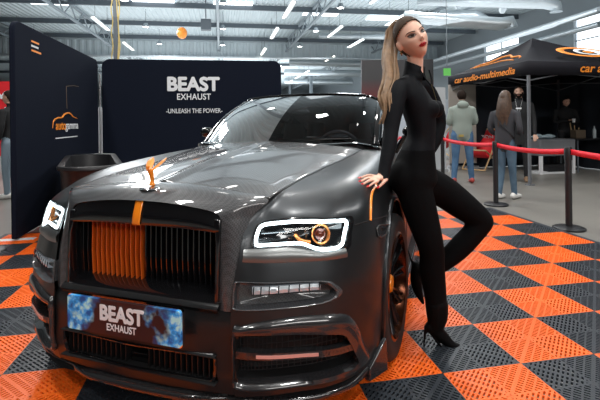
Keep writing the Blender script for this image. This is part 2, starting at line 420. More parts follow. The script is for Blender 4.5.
for a,b,c_,d_ in ((XR,-5*TS,XR+.06,YB+.06),(XL-.06,-5*TS,XL,YB+.06),(XL,YB,XR,YB+.06)):
    z=[.001,.001,.001,.001]
    mw.box(((a+c_)/2,(b+d_)/2,.006),(c_-a,d_-b,.012))
tag(mw.build('floor_mat',[or_m,dk_m],smooth=False,recalc=False),'interlocking ribbed floor mat in an orange and graphite checkerboard under the car','floor mat')
# ---------------------------------------------------------------- banner walls
navy=mat('navy_fabric',(.006,.009,.019),.85,spec=.12,bump=(2.2,.25)); white=mat('white_print',(.80,.82,.85),.6); orange_p=mat('orange_print',(.95,.30,.03),.5); alu=mat('brushed_metal',(.55,.56,.58),.35,.8)
def rrect(x0,x1,z0,z1,r,corners=(0,0,1,1),n=6):
    P=[]
    for (cx,cz,a0,k) in ((x1-r,z0+r,-PI/2,0),(x1-r,z1-r,0,2),(x0+r,z1-r,PI/2,3),(x0+r,z0+r,PI,1)):
        if corners[k] : P+=[(cx+r*math.cos(a0+PI/2*i/n),cz+r*math.sin(a0+PI/2*i/n)) for i in range(n+1)]
        else: P.append((x1 if k in(0,2) else x0, z0 if k<2 else z1))
    return P
t=thing('banner_wall','tall navy fabric banner wall with a car outline logo left of the car','banner',(-3.33,3.21,0))
w=MB(); w.prism(rrect(0,3.26,.03,2.45,.13),-.03,.03,'YZ'); w.build('fabric_panel',navy,t,bevel=.012)
w=MB(); w.box((-.12,.06,.008),(.62,.10,.014)); w.box((-.1,3.0,.008),(.4,.10,.014)); lab(w.build('foot',mat('white_metal',(.7,.71,.72),.4),t),'pale flat foot plate')
def on_left(y,z,x=-3.296): return (x+3.33,y-3.21,z)
RL=(PI/2,0,PI/2)
A1=(-3.300,4.315,1.262); A2=(-3.300,5.306,1.251); ly=(A1[1]+A2[1])/2; lz=A1[2]; lw=abs(A2[1]-A1[1])
text('lettering','auto',.175,orange_p,t,on_left(ly-lw*.25,lz+.0),RL,.004,sx=1.25)
text('lettering','gamma',.165,white,t,on_left(ly+lw*.21,lz-.0),RL,.002,sx=1.2)
w=MB(); P=[(-.56,-.12),(-.53,.05),(-.40,.13),(-.22,.15),(-.10,.24),(.10,.27),(.26,.18),(.46,.13)]
w.tube([on_left(ly+a*lw,lz+.035+b*.55) for a,b in P],[.004,.009,.011,.012,.012,.012,.010,.003],6,smooth=6); w.build('car_outline_logo',orange_p,t)
w=MB(); P=[(-.05,-.55),(-.07,.75),(.35,.95)]
w.tube([on_left(ly+a*lw,lz+.4+b*.5) for a,b in [(.0,-.3),(-.02,.35),(.30,.42),(.55,.43)]],.003,5); w.build('seam_line',mat('seam_tan',(.22,.16,.10),.6),t)
B1=(-3.300,3.631,2.295); B2=(-3.300,3.845,2.298); B3=(-3.300,3.656,2.240)
yy0=B1[1]; 
for k,(m_,L) in enumerate(((orange_p,.22),(white,.2),(orange_p,.28))):
    w=MB(); w.box(on_left(yy0+L/2,B1[2]-.055*k-.01,-3.297),(.004,L,.022)); w.build('printed_line',m_,t)
w=MB(); w.box(on_left(ly,lz-.17,-3.297),(.004,lw*.9,.014)); w.build('printed_line',white,t)
t=thing('banner_wall','wide black banner wall with white BEAST EXHAUST lettering behind the car','banner',(-1.57,6.55,0))
w=MB(); w.prism(rrect(-1.68,1.68,.03,2.485,.15),-.03,.03,'XZ'); w.build('fabric_panel',navy,t,bevel=.012)
w=MB(); w.box((-1.4,0,.008),(.16,.5,.014)); w.box((1.4,0,.008),(.16,.5,.014)); w.build('foot',MATS['white_metal'],t)
RF=(PI/2,0,0)
text('lettering','BEAST',.36,white,t,(-.03,-.034,2.005),RF,.016,sx=.98,spacing=1.0)
text('lettering','EXHAUST',.165,white,t,(-.02,-.034,1.77),RF,.003,sx=.86,spacing=1.05)
text('lettering','-UNLEASH THE POWER-',.125,white,t,(-.01,-.034,1.50),RF,.001,sx=.78)
w=MB(); w.tube([(-1.72,0,.02),(-1.72,0,2.2)],.016,10); lab(w.build('support_pole',alu,t),'pale upright pole between the two banners')
# black tub
t=thing('tub','black rounded plastic tub seat standing by the banner corner behind the car','tub',(-2.66,3.66,.015),.27)
blk=mat('black_plastic',(.014,.014,.016),.42); 
def rr(hx,hy,r,z,n=6): return [(p[0],p[1],z) for p in rrect(-hx,hx,-hy,hy,r,(1,1,1,1),n)]
w=MB(); w.loft([rr(.24,.90,.22,.0),rr(.27,.96,.25,.4),rr(.29,1.0,.27,.78),rr(.32,1.04,.30,.80),rr(.32,1.04,.30,.83),rr(.31,1.03,.29,.84),rr(.25,.97,.23,.83),rr(.23,.94,.21,.60),rr(.21,.92,.19,.46)],True); w.build('shell',blk,t,ang=60)
# stanchions
def stan(loc,label):
    t=thing('stanchion',label,'barrier post',loc,0,'black barrier posts')
    w=MB(); w.lathe([(.001,0),(.17,0),(.17,.018),(.15,.028),(.04,.036),(.001,.036)],32); w.build('base',blk,t)
    w=MB(); w.lathe([(.001,.03),(.036,.03),(.036,.86),(.001,.86)],20); w.build('post',blk,t)
    w=MB(); w.lathe([(.001,.80),(.042,.80),(.042,.93),(.036,.945),(.001,.945)],20); w.build('belt_head',blk,t); return t
posts=[(3.151,5.748,0.000),(2.917,3.768,0.000),(2.854,2.333,0.000)]
posts=[(p[0],p[1],0) for p in posts]; d=Vector(posts[2])-Vector(posts[1]); p4=tuple(Vector(posts[2])+d*1.25); p0=(posts[0][0]-.3,posts[0][1]+2.4,0)
LB=['black barrier post half hidden by the woman, behind her knee','middle black barrier post in front of the white sneakers','nearest black barrier post at the right edge of the mat']
for p,l in zip(posts,LB): stan(p,l)
stan(p4,'black barrier post outside the right edge of the picture'); stan(p0,'farthest black barrier post hidden behind the woman')
q=(-3.322,2.847,0.000); stan((q[0]-.1,q[1],0),'black barrier post at the left end of the mat')
redm=mat('red_belt',(.85,.012,.03),.5)
al=[p0]+posts+[p4]; names_=['behind the woman','left of the middle post','between the two nearest posts','leaving the picture at the right']
for k in range(4):
    a,b=Vector(al[k]),Vector(al[k+1]); u=(b-a).normalized(); a=a+u*.042; b=b-u*.042; P=[]
    for i in range(13):
        s=i/12; c=a.lerp(b,s); sag=.035*4*s*(1-s); P.append([(c.x,c.y,.925-sag),(c.x,c.y,.86-sag)])
    w=MB(); w.grid(P); o=w.build('barrier_belt',redm,solid=.003); tag(o,'red barrier belt '+names_[k],'barrier belt','red barrier belts')
# ---------------------------------------------------------------- tent
tx0,tx1,ty0,ty1=4.67,7.9,5.27,8.2; ez=2.36; vz=2.10; pk=(6.0,6.8,3.12)
tentm=mat('tent_fabric',(.011,.011,.015),.75,spec=.15,bump=(3,.3)); tin=mat('tent_inner',(.014,.020,.030),.85,bump=(2,.3))
t=thing('market_tent','black pop-up tent with orange car audio lettering at the right','tent',(tx0,ty0,0))
def L(x,y,z): return (x-tx0,y-ty0,z)
w=MB(); cs=[(tx0,ty0),(tx1,ty0),(tx1,ty1),(tx0,ty1)]; N=14
P=[]
for i in range(N+1):
    s=i/N; ring=[]
    for k in range(4):
        a,b=cs[k],cs[(k+1)%4]
        for j in range(10):
            u=j/10; x,y=a[0]+(b[0]-a[0])*u,a[1]+(b[1]-a[1])*u
            sag=.10*math.sin(PI*s)*(.3+math.sin(PI*u)) ; ring.append(L(x+(pk[0]-x)*s,y+(pk[1]-y)*s,ez+(pk[2]-ez)*s**1.12-sag))
    P.append(ring)
w.loft(P,False)
w.build('canopy',tentm,t,solid=.004,ang=70)
w=MB(); ring=[]
for zz in (ez,vz): ring.append([L(a[0]+(b[0]-a[0])*j/10,a[1]+(b[1]-a[1])*j/10,zz) for a,b in zip(cs,cs[1:]+cs[:1]) for j in range(10)])
w.loft(ring,False); w.build('valance',tentm,t,solid=.004)
for k,(x,y) in enumerate(cs):
    w=MB(); sx_=1 if x==tx0 else -1; sy_2=1 if y==ty0 else -1; w.box(L(x+.03*sx_,y+.03*sy_2,1.15),(.045,.045,2.3)); w.box(L(x+.03*sx_,y+.03*sy_2,.01),(.12,.12,.02)); w.build('leg',mat('tent_steel',(.20,.21,.23),.45,.4),t)
w=MB(); w.grid(np.array([[L(tx0+(tx1-tx0)*i/24,ty1-.02+.03*math.sin(i*1.7),z) for z in (.02,2.15)] for i in range(25)])); w.grid(np.array([[L(tx1-.02+.03*math.sin(i*1.7),ty0+(ty1-ty0)*i/20,z) for z in (.02,2.15)] for i in range(21)])); w.build('side_wall',tin,t)
w=MB(); 
for a,b in ((0,1),(1,2),(2,3),(3,0)):
    (xa,ya),(xb,yb)=cs[a],cs[b]; i0=Vector(L(xa,ya,2.2)); i1=Vector(L(xb,yb,2.2)); i0+=(Vector(L(pk[0],pk[1],2.2))-i0)*.03; i1+=(Vector(L(pk[0],pk[1],2.2))-i1)*.03
    w.tube([i0,(i0+i1)/2+Vector((0,0,-.12)),i1],.013,6); w.tube([i0+Vector((0,0,-.2)),(i0+i1)/2+Vector((0,0,.08)),i1+Vector((0,0,-.2))],.013,6)
w.build('truss_bar',MATS['tent_steel'],t)
text('lettering','car audio-multimedia',.20,orange_p,t,L(tx0-.006,ty0+1.50,2.225),(PI/2,0,-PI/2),.004,shear=.3,sx=1.32)
text('lettering','car audio-multimedia',.23,orange_p,t,L(tx0+2.22,ty0-.006,2.235),(PI/2,0,0),.004,shear=.25,sx=1.12)
# emblem on the front slope: rings laid on the cloth
sl=Vector((0,pk[1]-ty0,pk[2]-ez)).normalized(); nrm=Vector((0,-sl.z,sl.y))
ec=Vector(L(6.42,ty0,ez))+sl*.62+nrm*.02
def ring(r0,r1,m,nm,sx=1,cx=0,a0=0,a1=2*PI,lift=0):
    w=MB(); G=[]
    for i in range(41):
        a=a0+(a1-a0)*i/40; G.append([tuple(ec+Vector((cx,0,0))+Vector((1,0,0))*(r*sx*math.cos(a))+sl*(r*math.sin(a)*.8)+nrm*lift) for r in (r0,r1)])
    w.grid(G); w.build(nm,m,t,solid=.002)
ring(.29,.41,orange_p,'emblem_ring',1.5,0,.3,5.6); ring(.17,.26,white,'emblem_ring',1.3,.12,0,2*PI,.004); ring(.001,.10,orange_p,'emblem_dot',1.3,.12,0,2*PI,.004)
slx=Vector((pk[0]-tx0,0,pk[2]-ez)).normalized(); nx=Vector((-slx.z,0,slx.x)); e2=Vector(L(tx0,ty0+1.35,ez))+slx*.33+nx*.02
w=MB(); w.tube([tuple(e2+Vector((0,-a,0))+slx*b) for a,b in [(-.85,-.12),(-.6,.0),(-.3,.04),(-.05,.20),(.25,.20),(.45,.06),(.75,.02),(.85,-.1)]],[.008,.016,.02,.02,.02,.02,.016,.008],6,smooth=5); w.tube([tuple(e2+Vector((0,-a,0))+slx*b) for a,b in [(-.7,-.12),(-.2,-.08),(.3,-.04),(.7,-.12)]],.014,6,smooth=4); w.build('car_outline_logo',orange_p,t)
# things in and near the tent
t=thing('deck_chair','red canvas deck chair with white letters beside the tent','deck chair',(5.437,7.915,0.000),2.15)
wood=mat('pine_wood',(.55,.36,.18),.5)
w=MB()
for s in (-.28,.28):
    w.tube([(s,.55,.02),(s,-.42,1.0)],.018,8); w.tube([(s*.9,-.55,.02),(s*.9,.42,.5)],.018,8); w.tube([(s,.30,.28),(s,-.5,.45)],.014,8)
for a in ((.55,.03),(-.42,1.0)): w.tube([(-.28,a[0],a[1]),(.28,a[0],a[1])],.018,8)
w.tube([(-.25,.42,.5),(.25,.42,.5)],.018,8); w.tube([(-.25,-.55,.03),(.25,-.55,.03)],.018,8); w.build('frame',wood,t)
w=MB(); w.grid(np.array([[(x,y,z) for x in(-.24,.24)] for y,z in [(-.42,1.0),(-.30,.80),(-.14,.55),(.02,.36),(.18,.30),(.32,.38),(.42,.5)]])); w.build('sling',mat('red_canvas',(.80,.02,.03),.6),t,solid=.004)
text('lettering','PION',.14,white,t,(0,-.27,.80),(2.1,0,PI),.003)
t=thing('deck_chair','second red deck chair half hidden behind the green hoodie man','deck chair',(6.142,11.010,0.000),.3)
w=MB()
for s in (-.28,.28): w.tube([(s,.55,.02),(s,-.42,1.0)],.018,8); w.tube([(s*.9,-.55,.02),(s*.9,.42,.5)],.018,8)
w.tube([(-.28,-.42,1.0),(.28,-.42,1.0)],.018,8); w.build('frame',wood,t)
w=MB(); w.grid(np.array([[(x,y,z) for x in(-.24,.24)] for y,z in [(-.42,1.0),(-.14,.55),(.18,.30),(.42,.5)]])); w.build('sling',MATS['red_canvas'],t,solid=.004)
gry=mat('grey_wicker',(.20,.21,.23),.7,bump=(40,.6)); wht=mat('white_lacquer',(.75,.76,.78),.4)
q=(6.436,6.759,0.000)
t=thing('display_counter','grey covered low counter with white legs under the tent','counter',(q[0],q[1]+.1,0))
w=MB(); w.box((0,0,.60),(.92,.60,.38)); w.build('cover',gry,t,bevel=.03)
for x in (-.42,.42):
    w=MB(); w.box((x,-.26,.21),(.06,.06,.42)); w.build('leg',wht,t)
w=MB(); w.box((0,0,.02),(.9,.5,.035)); w.build('base_board',wht,t)
w=MB(); w.box((.1,0,.12),(.5,.35,.16)); w.build('box_below',blk,t)
t=thing('folding_table','black folding table at the right under the tent carrying a bottle','table',(q[0]+1.28,q[1]+.15,0))
w=MB(); w.box((0,0,.765),(1.5,.6,.03)); w.build('tabletop',blk,t,bevel=.008)
for x in (-.68,.68):
    for y in (-.25,.25): w=MB(); w.tube([(x,y,0),(x,y,.75)],.018,8); w.build('leg',MATS['dark_steel'],t)
T0=(q[0]+.58,q[1]+.1)
w=MB(); w.lathe([(.001,0),(.04,0),(.042,.18),(.03,.22),(.014,.25),(.014,.29),(.001,.29)],16,(T0[0]+.62,T0[1]-.05,.781)); tag(w.build('bottle',mat('clear_plastic',(.45,.52,.55),.2)),'clear plastic water bottle on the black folding table','bottle')
w=MB(); 
for i in range(5): w.ell((T0[0]-.95+.11*i,T0[1]-.05+.05*math.sin(i*2),.845),(.09,.10,.04+.02*(i%2)),8)
tag(w.build('cloth_bundle',mat('pale_blue_cloth',(.40,.52,.58),.8)),'crumpled pale blue cloth on the grey counter','cloth')
w=MB(); w.box((T0[0]+.22,T0[1],.882),(.26,.18,.2)); tag(w.build('display_box',mat('brown_box',(.12,.09,.06),.6),bevel=.008),'small brown box on the black folding table','box')
w=MB()
for i in range(3): w.tube([(T0[0]+.22+.08*i,T0[1]+.16,.782),(T0[0]+.17+.12*i,T0[1]+.18,1.15-.06*i)],.013,6)
tag(w.build('cable_stand',mat('bronze_rod',(.3,.2,.1),.4,.5)),'bronze rods standing up on the black folding table','stand')
# white roll-up stands left of the tent
p=(4.138,7.643,0.000)
t=thing('roll_up_banner','narrow white roll-up banner behind the woman near the tent','banner',p,-.1)
w=MB(); w.box((0,0,1.05),(.26,.02,2.0)); w.build('sheet',mat('offwhite_sheet',(.42,.44,.46),.6),t)
w=MB(); w.box((0,0,.04),(.3,.18,.08)); w.build('base',alu,t)
p=(4.969,8.058,0.000)
t=thing('roll_up_banner','beige roll-up banner behind the man in the green hoodie','banner',p,-.1)
w=MB(); w.box((0,0,1.15),(.72,.02,2.0)); w.build('sheet',mat('beige_sheet',(.42,.38,.34),.6),t)
w=MB(); w.box((0,0,.04),(.76,.18,.08)); w.build('base',alu,t)
p=(5.640,9.981,2.695); t=thing('exit_sign','small green sign hanging left of the tent','sign',p)
w=MB(); w.box((0,0,0),(.22,.05,.22)); w.build('sign_face',mat('green_sign',(.15,.55,.12),.5,emit=(.2,.7,.15),es=.15),t)
w=MB(); w.box((0,0,(8.2-p[2])/2+.1),(.015,.015,8.2-p[2]-.2)); w.build('hanger',MATS['grey_steel'],t)
# red banner left of the banner wall
p=(-6.806,10.237,0.000)
t=thing('red_banner','red banner with white letters at the left edge behind the standing man','banner',(p[0]-.35,p[1]+1.2,0))
w=MB(); w.box((0,0,1.45),(2.2,.05,2.1)); w.build('sheet',MATS['red_canvas'],t)
for s in (-1,1): w=MB(); w.box((s*1.05,0,.7),(.06,.06,1.4)); w.box((s*1.05,0,.02),(.1,.5,.04)); w.build('stand',alu,t)
yb=p[1]+1.165
for ch,py_ in (('M',0),('H',1)):
    q1=((-1.581,-0.897,1.356),(-1.581,-0.896,1.319))[py_]; dx=(q1[0]-CAM.x)/(q1[1]-CAM.y); dz=(q1[2]-CAM.z)/(q1[1]-CAM.y); Y_=yb-CAM.y
    text('lettering',ch,.45,white,t,(CAM.x+dx*Y_-(p[0]-.35),-.035,CAM.z+dz*Y_),RF,.02)
w=MB(); w.box((p[0]+1.2,p[1]+9,1.0),(9,.4,2.0)); tag(w.build('exhibition_booth',mat('booth_grey',(.30,.31,.33),.6),bevel=.02),'low grey exhibition booth wall far behind the left edge','booth')
w=MB(); w.box((14,26,1.3),(9,.5,2.6)); w.box((7,24,1.2),(4,.5,2.4)); tag(w.build('exhibition_booth',mat('booth_white',(.45,.47,.5),.6),bevel=.02),'pale exhibition booth wall far behind the tent','booth')

# ---------------------------------------------------------------- the car
def cut_paint(name,col,rough,metal): return mat(name,col,rough,metal,coat=.25,crough=.22)
satin=cut_paint('satin_black_paint',(.044,.048,.052),.37,.85)
gloss=mat('gloss_black',(.006,.006,.007),.10,0,coat=1,crough=.02)
cfib=carbon('carbon_fibre',(.026,.027,.030),(.062,.064,.069),150,.45,.0); cfd=carbon('carbon_fibre_dark',(.008,.008,.009),(.030,.030,.033),190,.25,.1)
blackin=mat('black_interior',(.006,.006,.007),.7); orng=mat('orange_paint',(.95,.27,.01),.35,coat=.5)
glass=glassy('window_glass',(.34,.34,.36)); chrome=mat('chrome',(.7,.7,.72),.12,1); led=glow('led_white',(.82,.95,1),5.5)
rubber=mat('tyre_rubber',(.012,.012,.013),.65); rimm=mat('dark_rim',(.03,.03,.033),.22,.7)
clearp=mat('clear_lamp_plastic',(.50,.54,.56),.18,.3)
car=thing('sports_coupe','large satin black luxury coupe with carbon hood and orange grille accents on the mat','car',(-1.45472491,-.09618961,TH),-.51210319)
car.location=(-1.45472491,-.09618961,0)
B=body(); NSC=NS; NB=B.shape
def SP(s,r,off=0,m=1):
    """point on the body side skin at column s, row r"""
    i=min(max(s*NS,0),NB[0]-1.001); j=min(max(r*NR,0),NB[1]-1.001); a,b=int(i),int(j); u,v=i-a,j-b
    p=B[a,b]*(1-u)*(1-v)+B[a+1,b]*u*(1-v)+B[a,b+1]*(1-u)*v+B[a+1,b+1]*u*v
    if off:
        n=np.cross(B[a+1,b]-B[a,b],B[a,b+1]-B[a,b]); n/=np.linalg.norm(n)+1e-9; p=p+n*off
    return np.array([p[0]*m,p[1],p[2]])
def inpoly(x,y,P):
    c=False; n=len(P)
    for i in range(n):
        (x1,y1),(x2,y2)=P[i],P[(i+1)%n]
        if (y1>y)!=(y2>y) and x<(x2-x1)*(y-y1)/(y2-y1)+x1: c=not c
    return c
HL=[(.92,5.84),(1.15,5.90),(1.8,5.95),(2.64,5.94),(3.6,5.84),(4.5,5.72),(4.86,5.66),(5.02,5.50),(5.04,5.2),(4.98,4.82),(4.88,4.60),(4.56,4.48),(3.93,4.53),(3.55,4.68),(3.13,4.85),(2.3,4.88),(1.6,4.87),(1.40,4.88),(1.30,4.95),(1.08,5.3),(.88,5.70)]
FOG=[(.05,3.5),(.4,3.6),(2.0,3.52),(3.71,3.41),(4.14,3.19),(4.33,2.89),(3.71,2.72),(2.0,2.70),(.26,2.72),(.08,2.9)]
INT=[(.28,1.96),(.51,2.12),(1.7,2.14),(2.94,2.08),(4.34,1.89),(4.65,1.63),(4.92,1.18),(5.13,.72),(4.47,.62),(2.4,.62),(.3,.72),(.26,1.2)]
WY=.94; WR=.385; RY=4.01
keep=np.ones((NB[0]-1,NB[1]-1),bool)
for i in range(NB[0]-1):
    for j in range(NB[1]-1):
        c=(B[i,j]+B[i+1,j+1])/2; s,r=(i+.5)/NS,(j+.5)/NR
        if s<6.5 and (inpoly(s,r,INT) or inpoly(s,r,HL) or inpoly(s,r,FOG)): keep[i,j]=False
        if c[0]>.7 and (math.hypot(c[1]-WY-.03,c[2]-.40)<.445 or math.hypot(c[1]-RY,c[2]-.40)<.445) and c[2]<.86: keep[i,j]=False
w=MB()
for m in (1,-1): w.grid(B*[m,1,1],keep=keep)
w.build('body_shell',satin,car,recalc=False,ang=55)
# arch lips, seams
for m in (1,-1):
    for yc in (WY+.03,RY):
        w=MB(); P=[]
        for k in range(33):
            a=PI*(-.19)+PI*1.38*k/32; y=yc-.445*math.cos(a); z=.40+.445*math.sin(a)
            # x of body at (y,z)
            best=None
            d=(B[:,:60,1]-y)**2+(B[:,:60,2]-z)**2+(B[:,:60,0]<.6)*9; ii=np.unravel_index(d.argmin(),d.shape); P.append((m*(B[ii][0]+.002),y,z))
        w.tube(P,(.012,.014),8,smooth=2); w.build('wheel_arch_lip',satin,car)
        w=MB(); G=[[(m*xx,yc-.45*math.cos(a),.40+.45*math.sin(a)) for xx in (.55,.95)] for a in [PI*(-.2)+PI*1.4*k/24 for k in range(25)]]; w.grid(G)
        w.add([(m*.55,yc-.5,.1),(m*.55,yc+.5,.1),(m*.55,yc+.5,.86),(m*.55,yc-.5,.86)],[(0,1,2,3)]); w.build('wheel_well',blackin,car)
    # orange pinstripe at the wing edge and the bumper seam
    w=MB(); w.tube([SP(s,r,.0015,m) for s,r in [(7.6,6.2),(7.5,6.13),(6.94,6.05),(6.55,5.87),(6.32,5.59),(6.23,5.29)]],(.004,.0065),8,smooth=5); w.build('orange_pinstripe',orng,car)
    w=MB(); w.tube([SP(s,r,.0005,m) for s,r in [(5.3,5.32),(5.8,5.32),(6.23,5.29),(7.2,5.15),(8.23,4.95)]],.0022,6,smooth=4); w.build('bumper_seam',blackin,car)
    w=MB(); MK=[(6.55,4.92),(6.75,5.0),(7.2,4.88),(7.6,4.72),(7.62,4.45),(7.2,4.42),(6.75,4.48),(6.55,4.6)]
    w.loft([[SP(s,r,.001,m) for s,r in MK],[SP(s,r,.006,m) for s,r in MK]]); o=w.build('side_marker',mat('smoked_lamp',(.05,.05,.055),.15,.2,coat=1),car)
    w=MB(); w.tube([SP(s,r,.005,m) for s,r in MK],.003,6,closed=True); w.build('marker_trim',mat('satin_silver_grey',(.22,.23,.23),.35,.85),o)
    # door lines, sill
    for yy in (1.72,3.30):
        jj=[k for k in range(0,90,6)]; ii=int(np.argmin(abs(B[:300,30,1]-yy)+ (B[:300,30,0]<.5)*9)); w=MB(); w.tube([B[ii,j]*[m,1,1]+np.array([.001*m,0,0]) for j in range(4,80,6)],.0025,6); w.build('door_seam',blackin,car)
    w=MB(); w.box((m*.985,3.1,.80),(.03,.22,.03)); w.build('door_handle',chrome,car,bevel=.008)
    w=MB(); w.loft([[(m*x,y,z) for x,z in ((.86,.13),(1.0,.13),(.99,.22),(.86,.22))] for y in (1.42,3.5)]); w.build('side_skirt',cfd,car,bevel=.01)
# under tray
w=MB(); ring=[B[i,0]*[1,1,1] for i in range(0,NB[0],8)]; pts=[(p[0],p[1],.165) for p in ring]; pts+= [(-p[0],p[1],.165) for p in ring[::-1]]
w.v=[tuple(p) for p in pts]; w.f=[tuple(range(len(pts)))]; w.mi=[0]; w.build('under_tray',blackin,car,smooth=False)
# --- hood
S8=B[:160,80]                                  # seam line, column 0..10
def hood(u,v):
    k=v*(len(S8)-1); a=min(int(k),len(S8)-2); t=k-a; s=S8[a]*(1-t)+S8[a+1]*t
    yc=.215+(1.44-.215)*v; zc=1.012+.128*(1-(1-v)**1.5)
    q=abs(u); cr=.90
    x=u*s[0]; y=yc+(s[1]-yc)*q**2.2
    edge=s[2]+.022*min(1,v*6+.1)
    z=zc+(edge-zc)*(min(q,cr)/cr)**2.1+.010*max(0,1-q/.10)*(v<2)
    if q>cr: z=edge+(s[2]+.002-edge)*(q-cr)/(1-cr)
    return (x,y,z)
us=[-1+2*i/80 for i in range(81)]
w=MB(); w.grid([[hood(u,v/48) for u in us] for v in range(49)]); w.build('hood',cfib,car,solid=.004,ang=25)
w=MB()
for m in (1,-1): w.tube([S8[i]*[m,1,1]+np.array([0,0,-.001]) for i in range(0,160,6)],.003,6)
w.tube([hood(u,0) for u in us[::4]],.003,6); w.build('hood_seam',blackin,car)
# --- grille surround of carbon
I=[(.385,.035,.545),(.390,.045,.70),(.392,.055,.84),(.388,.06,.895),(.36,.06,.925),(.25,.052,.945),(.12,.045,.957),(0,.043,.960)]
Bk=[(.452,.035,.545),(.464,.055,.70),(.476,.10,.835),(.495,.14,.905),(.537,.20,.965),(.37,.20,.992),(.18,.205,1.012),(0,.21,1.018)]
Ir=crm(I,6); Br=crm(Bk,6)
def sur(sgn):
    G=[]
    for a,b in zip(Ir,Br):
        row=[a+np.array([0,.05,-.0])]
        for k in range(9):
            t=k/8; p=a*(1-t)+b*t; bul=math.sin(PI*t)*.016; p=p+np.array([0,-bul*.7,bul*(.9 if a[2]>.9 else .1)]); 
            if k==0: p=p
            row.append(p)
        G.append([q*[sgn,1,1] for q in row])
    return G
w=MB(); w.grid(sur(1)); w.grid(sur(-1)); w.build('grille_surround',cfib,car,ang=50)
# --- grille : header bar, slats, backing
def gx(z): return .388
w=MB(); G=[]
for i in range(41):
    x=-.388+.776*i/40; q=abs(x)/.388; zt=.957-.012*q-.036*max(0,(q-.6)/.4)**2; yt=.046+.012*q
    zb=.858-.012*q**2
    G.append([(x,yt+.010,zt),(x,yt+.008,zt-.008),(x,yt-.006,(zt+zb)/2),(x,yt-.016,zb+.008),(x,yt-.012,zb),(x,yt+.09,zb)])
w.grid(G); w.build('grille_header',gloss,car,ang=60)
w=MB(); G=[]
for i in range(5):
    x=-.022+.040*i/4; q=abs(x)/.388; zt=.957; yt=.0435
    G.append([(x,yt+.0085,zt+.001),(x,yt+.0045,zt-.008),(x,yt-.0095,.908),(x,yt-.0195,.866),(x,yt-.0155,.857)])
w.grid(G); w.build('header_stripe',orng,car,solid=.002)
w=MB(); w.box((0,.20,.70),(.80,.02,.36)); w.build('grille_backing',blackin,car)
sl_o=MB(); sl_b=MB(); sl_c=MB(); n=28
for i in range(n):
    x=-.368+.736*i/(n-1); 
    tgt=sl_o if 2<=i<=12 else (sl_b if i>12 else sl_c)
    tgt.loft([[(x-.003,y+.05,z),(x+.003,y+.05,z),(x+.003,y,z),(x-.003,y,z)] for z,y in ((.575,.105),(.70,.100),(.862,.105))])
sl_b.build('slats',gloss,car,bevel=.0015,smooth=False); sl_c.build('slats',gloss,car,bevel=.0015,smooth=False); lab(sl_o.build('slats',mat('orange_slat',(.62,.10,.008),.4,coat=.5),car,bevel=.0015,smooth=False),'orange slats in the half under the orange stripe')
# tray at the foot of the grille
w=MB(); G=[]
for i in range(31):
    x=-.40+.80*i/30; G.append([(x,.13,.60),(x,.06,.585),(x,.015,.572),(x,.0,.556),(x,.012,.538),(x,.03,.53)])
w.grid(G); w.build('grille_sill',gloss,car)
for s in (-1,1):
    w=MB(); w.loft([[(s*.372,.02,.56),(s*.392,.02,.56),(s*.392,.11,.56),(s*.372,.11,.56)],[(s*.375,.035,.80),(s*.392,.035,.80),(s*.392,.11,.80),(s*.375,.11,.80)],[(s*.36,.05,.90),(s*.392,.05,.90),(s*.392,.12,.90),(s*.36,.12,.90)]])
    w.build('grille_side',gloss,car,bevel=.006)
# --- bumper centre with lower air intake
def bc(x,z):
    q=abs(x)/.45; y=-.012+.032*q**2.2
    if z<.40: y+=.0
    if z<.30: y+=(.30-z)*.22
    if z>.50: y+=(z-.50)*.35
    return (x,y,z)
w=MB(); zs=[.215,.235,.265,.28,.30,.335,.37,.385,.40,.44,.48,.515,.545]; xs=[-.45+.9*i/60 for i in range(61)]
G=[[bc(x,z) for z in zs] for x in xs]; kp=np.ones((60,12),bool)
for i in range(60):
    for j in range(12):
        x=(xs[i]+xs[i+1])/2; z=(zs[j]+zs[j+1])/2
        if abs(x)<.385 and .265<z<.37: kp[i,j]=False
        if abs(x)>.37 and z>.35 and False: kp[i,j]=False
w.grid(G,keep=kp); w.build('bumper',satin,car,recalc=False)
w=MB(); w.tube([bc(x,z) for x,z in [(-.385,.36),(-.375,.372),(0,.372),(.375,.372),(.385,.36),(.385,.32),(.375,.278),(.36,.267),(0,.267),(-.36,.267),(-.375,.278),(-.385,.32)]],.008,8,closed=True); lwr=w.build('lower_intake',gloss,car)
w=MB(); w.box((0,.16,.32),(.80,.02,.14)); w.box((0,.07,.264),(.78,.16,.004)); w.box((0,.07,.374),(.78,.16,.004)); w.build('intake_backing',blackin,lwr)
for sd in (-1,1):
    w=MB()
    for i in range(13): w.box((sd*(.06+.315*i/12),.045,.318),(.005,.045,.108))
    w.build('slats',mat('dark_slat',(.012,.012,.013),.35),lwr,smooth=False)
w=MB(); w.box((0,.045,.288),(.10,.01,.04)); w.build('sensor',gloss,lwr,bevel=.01)
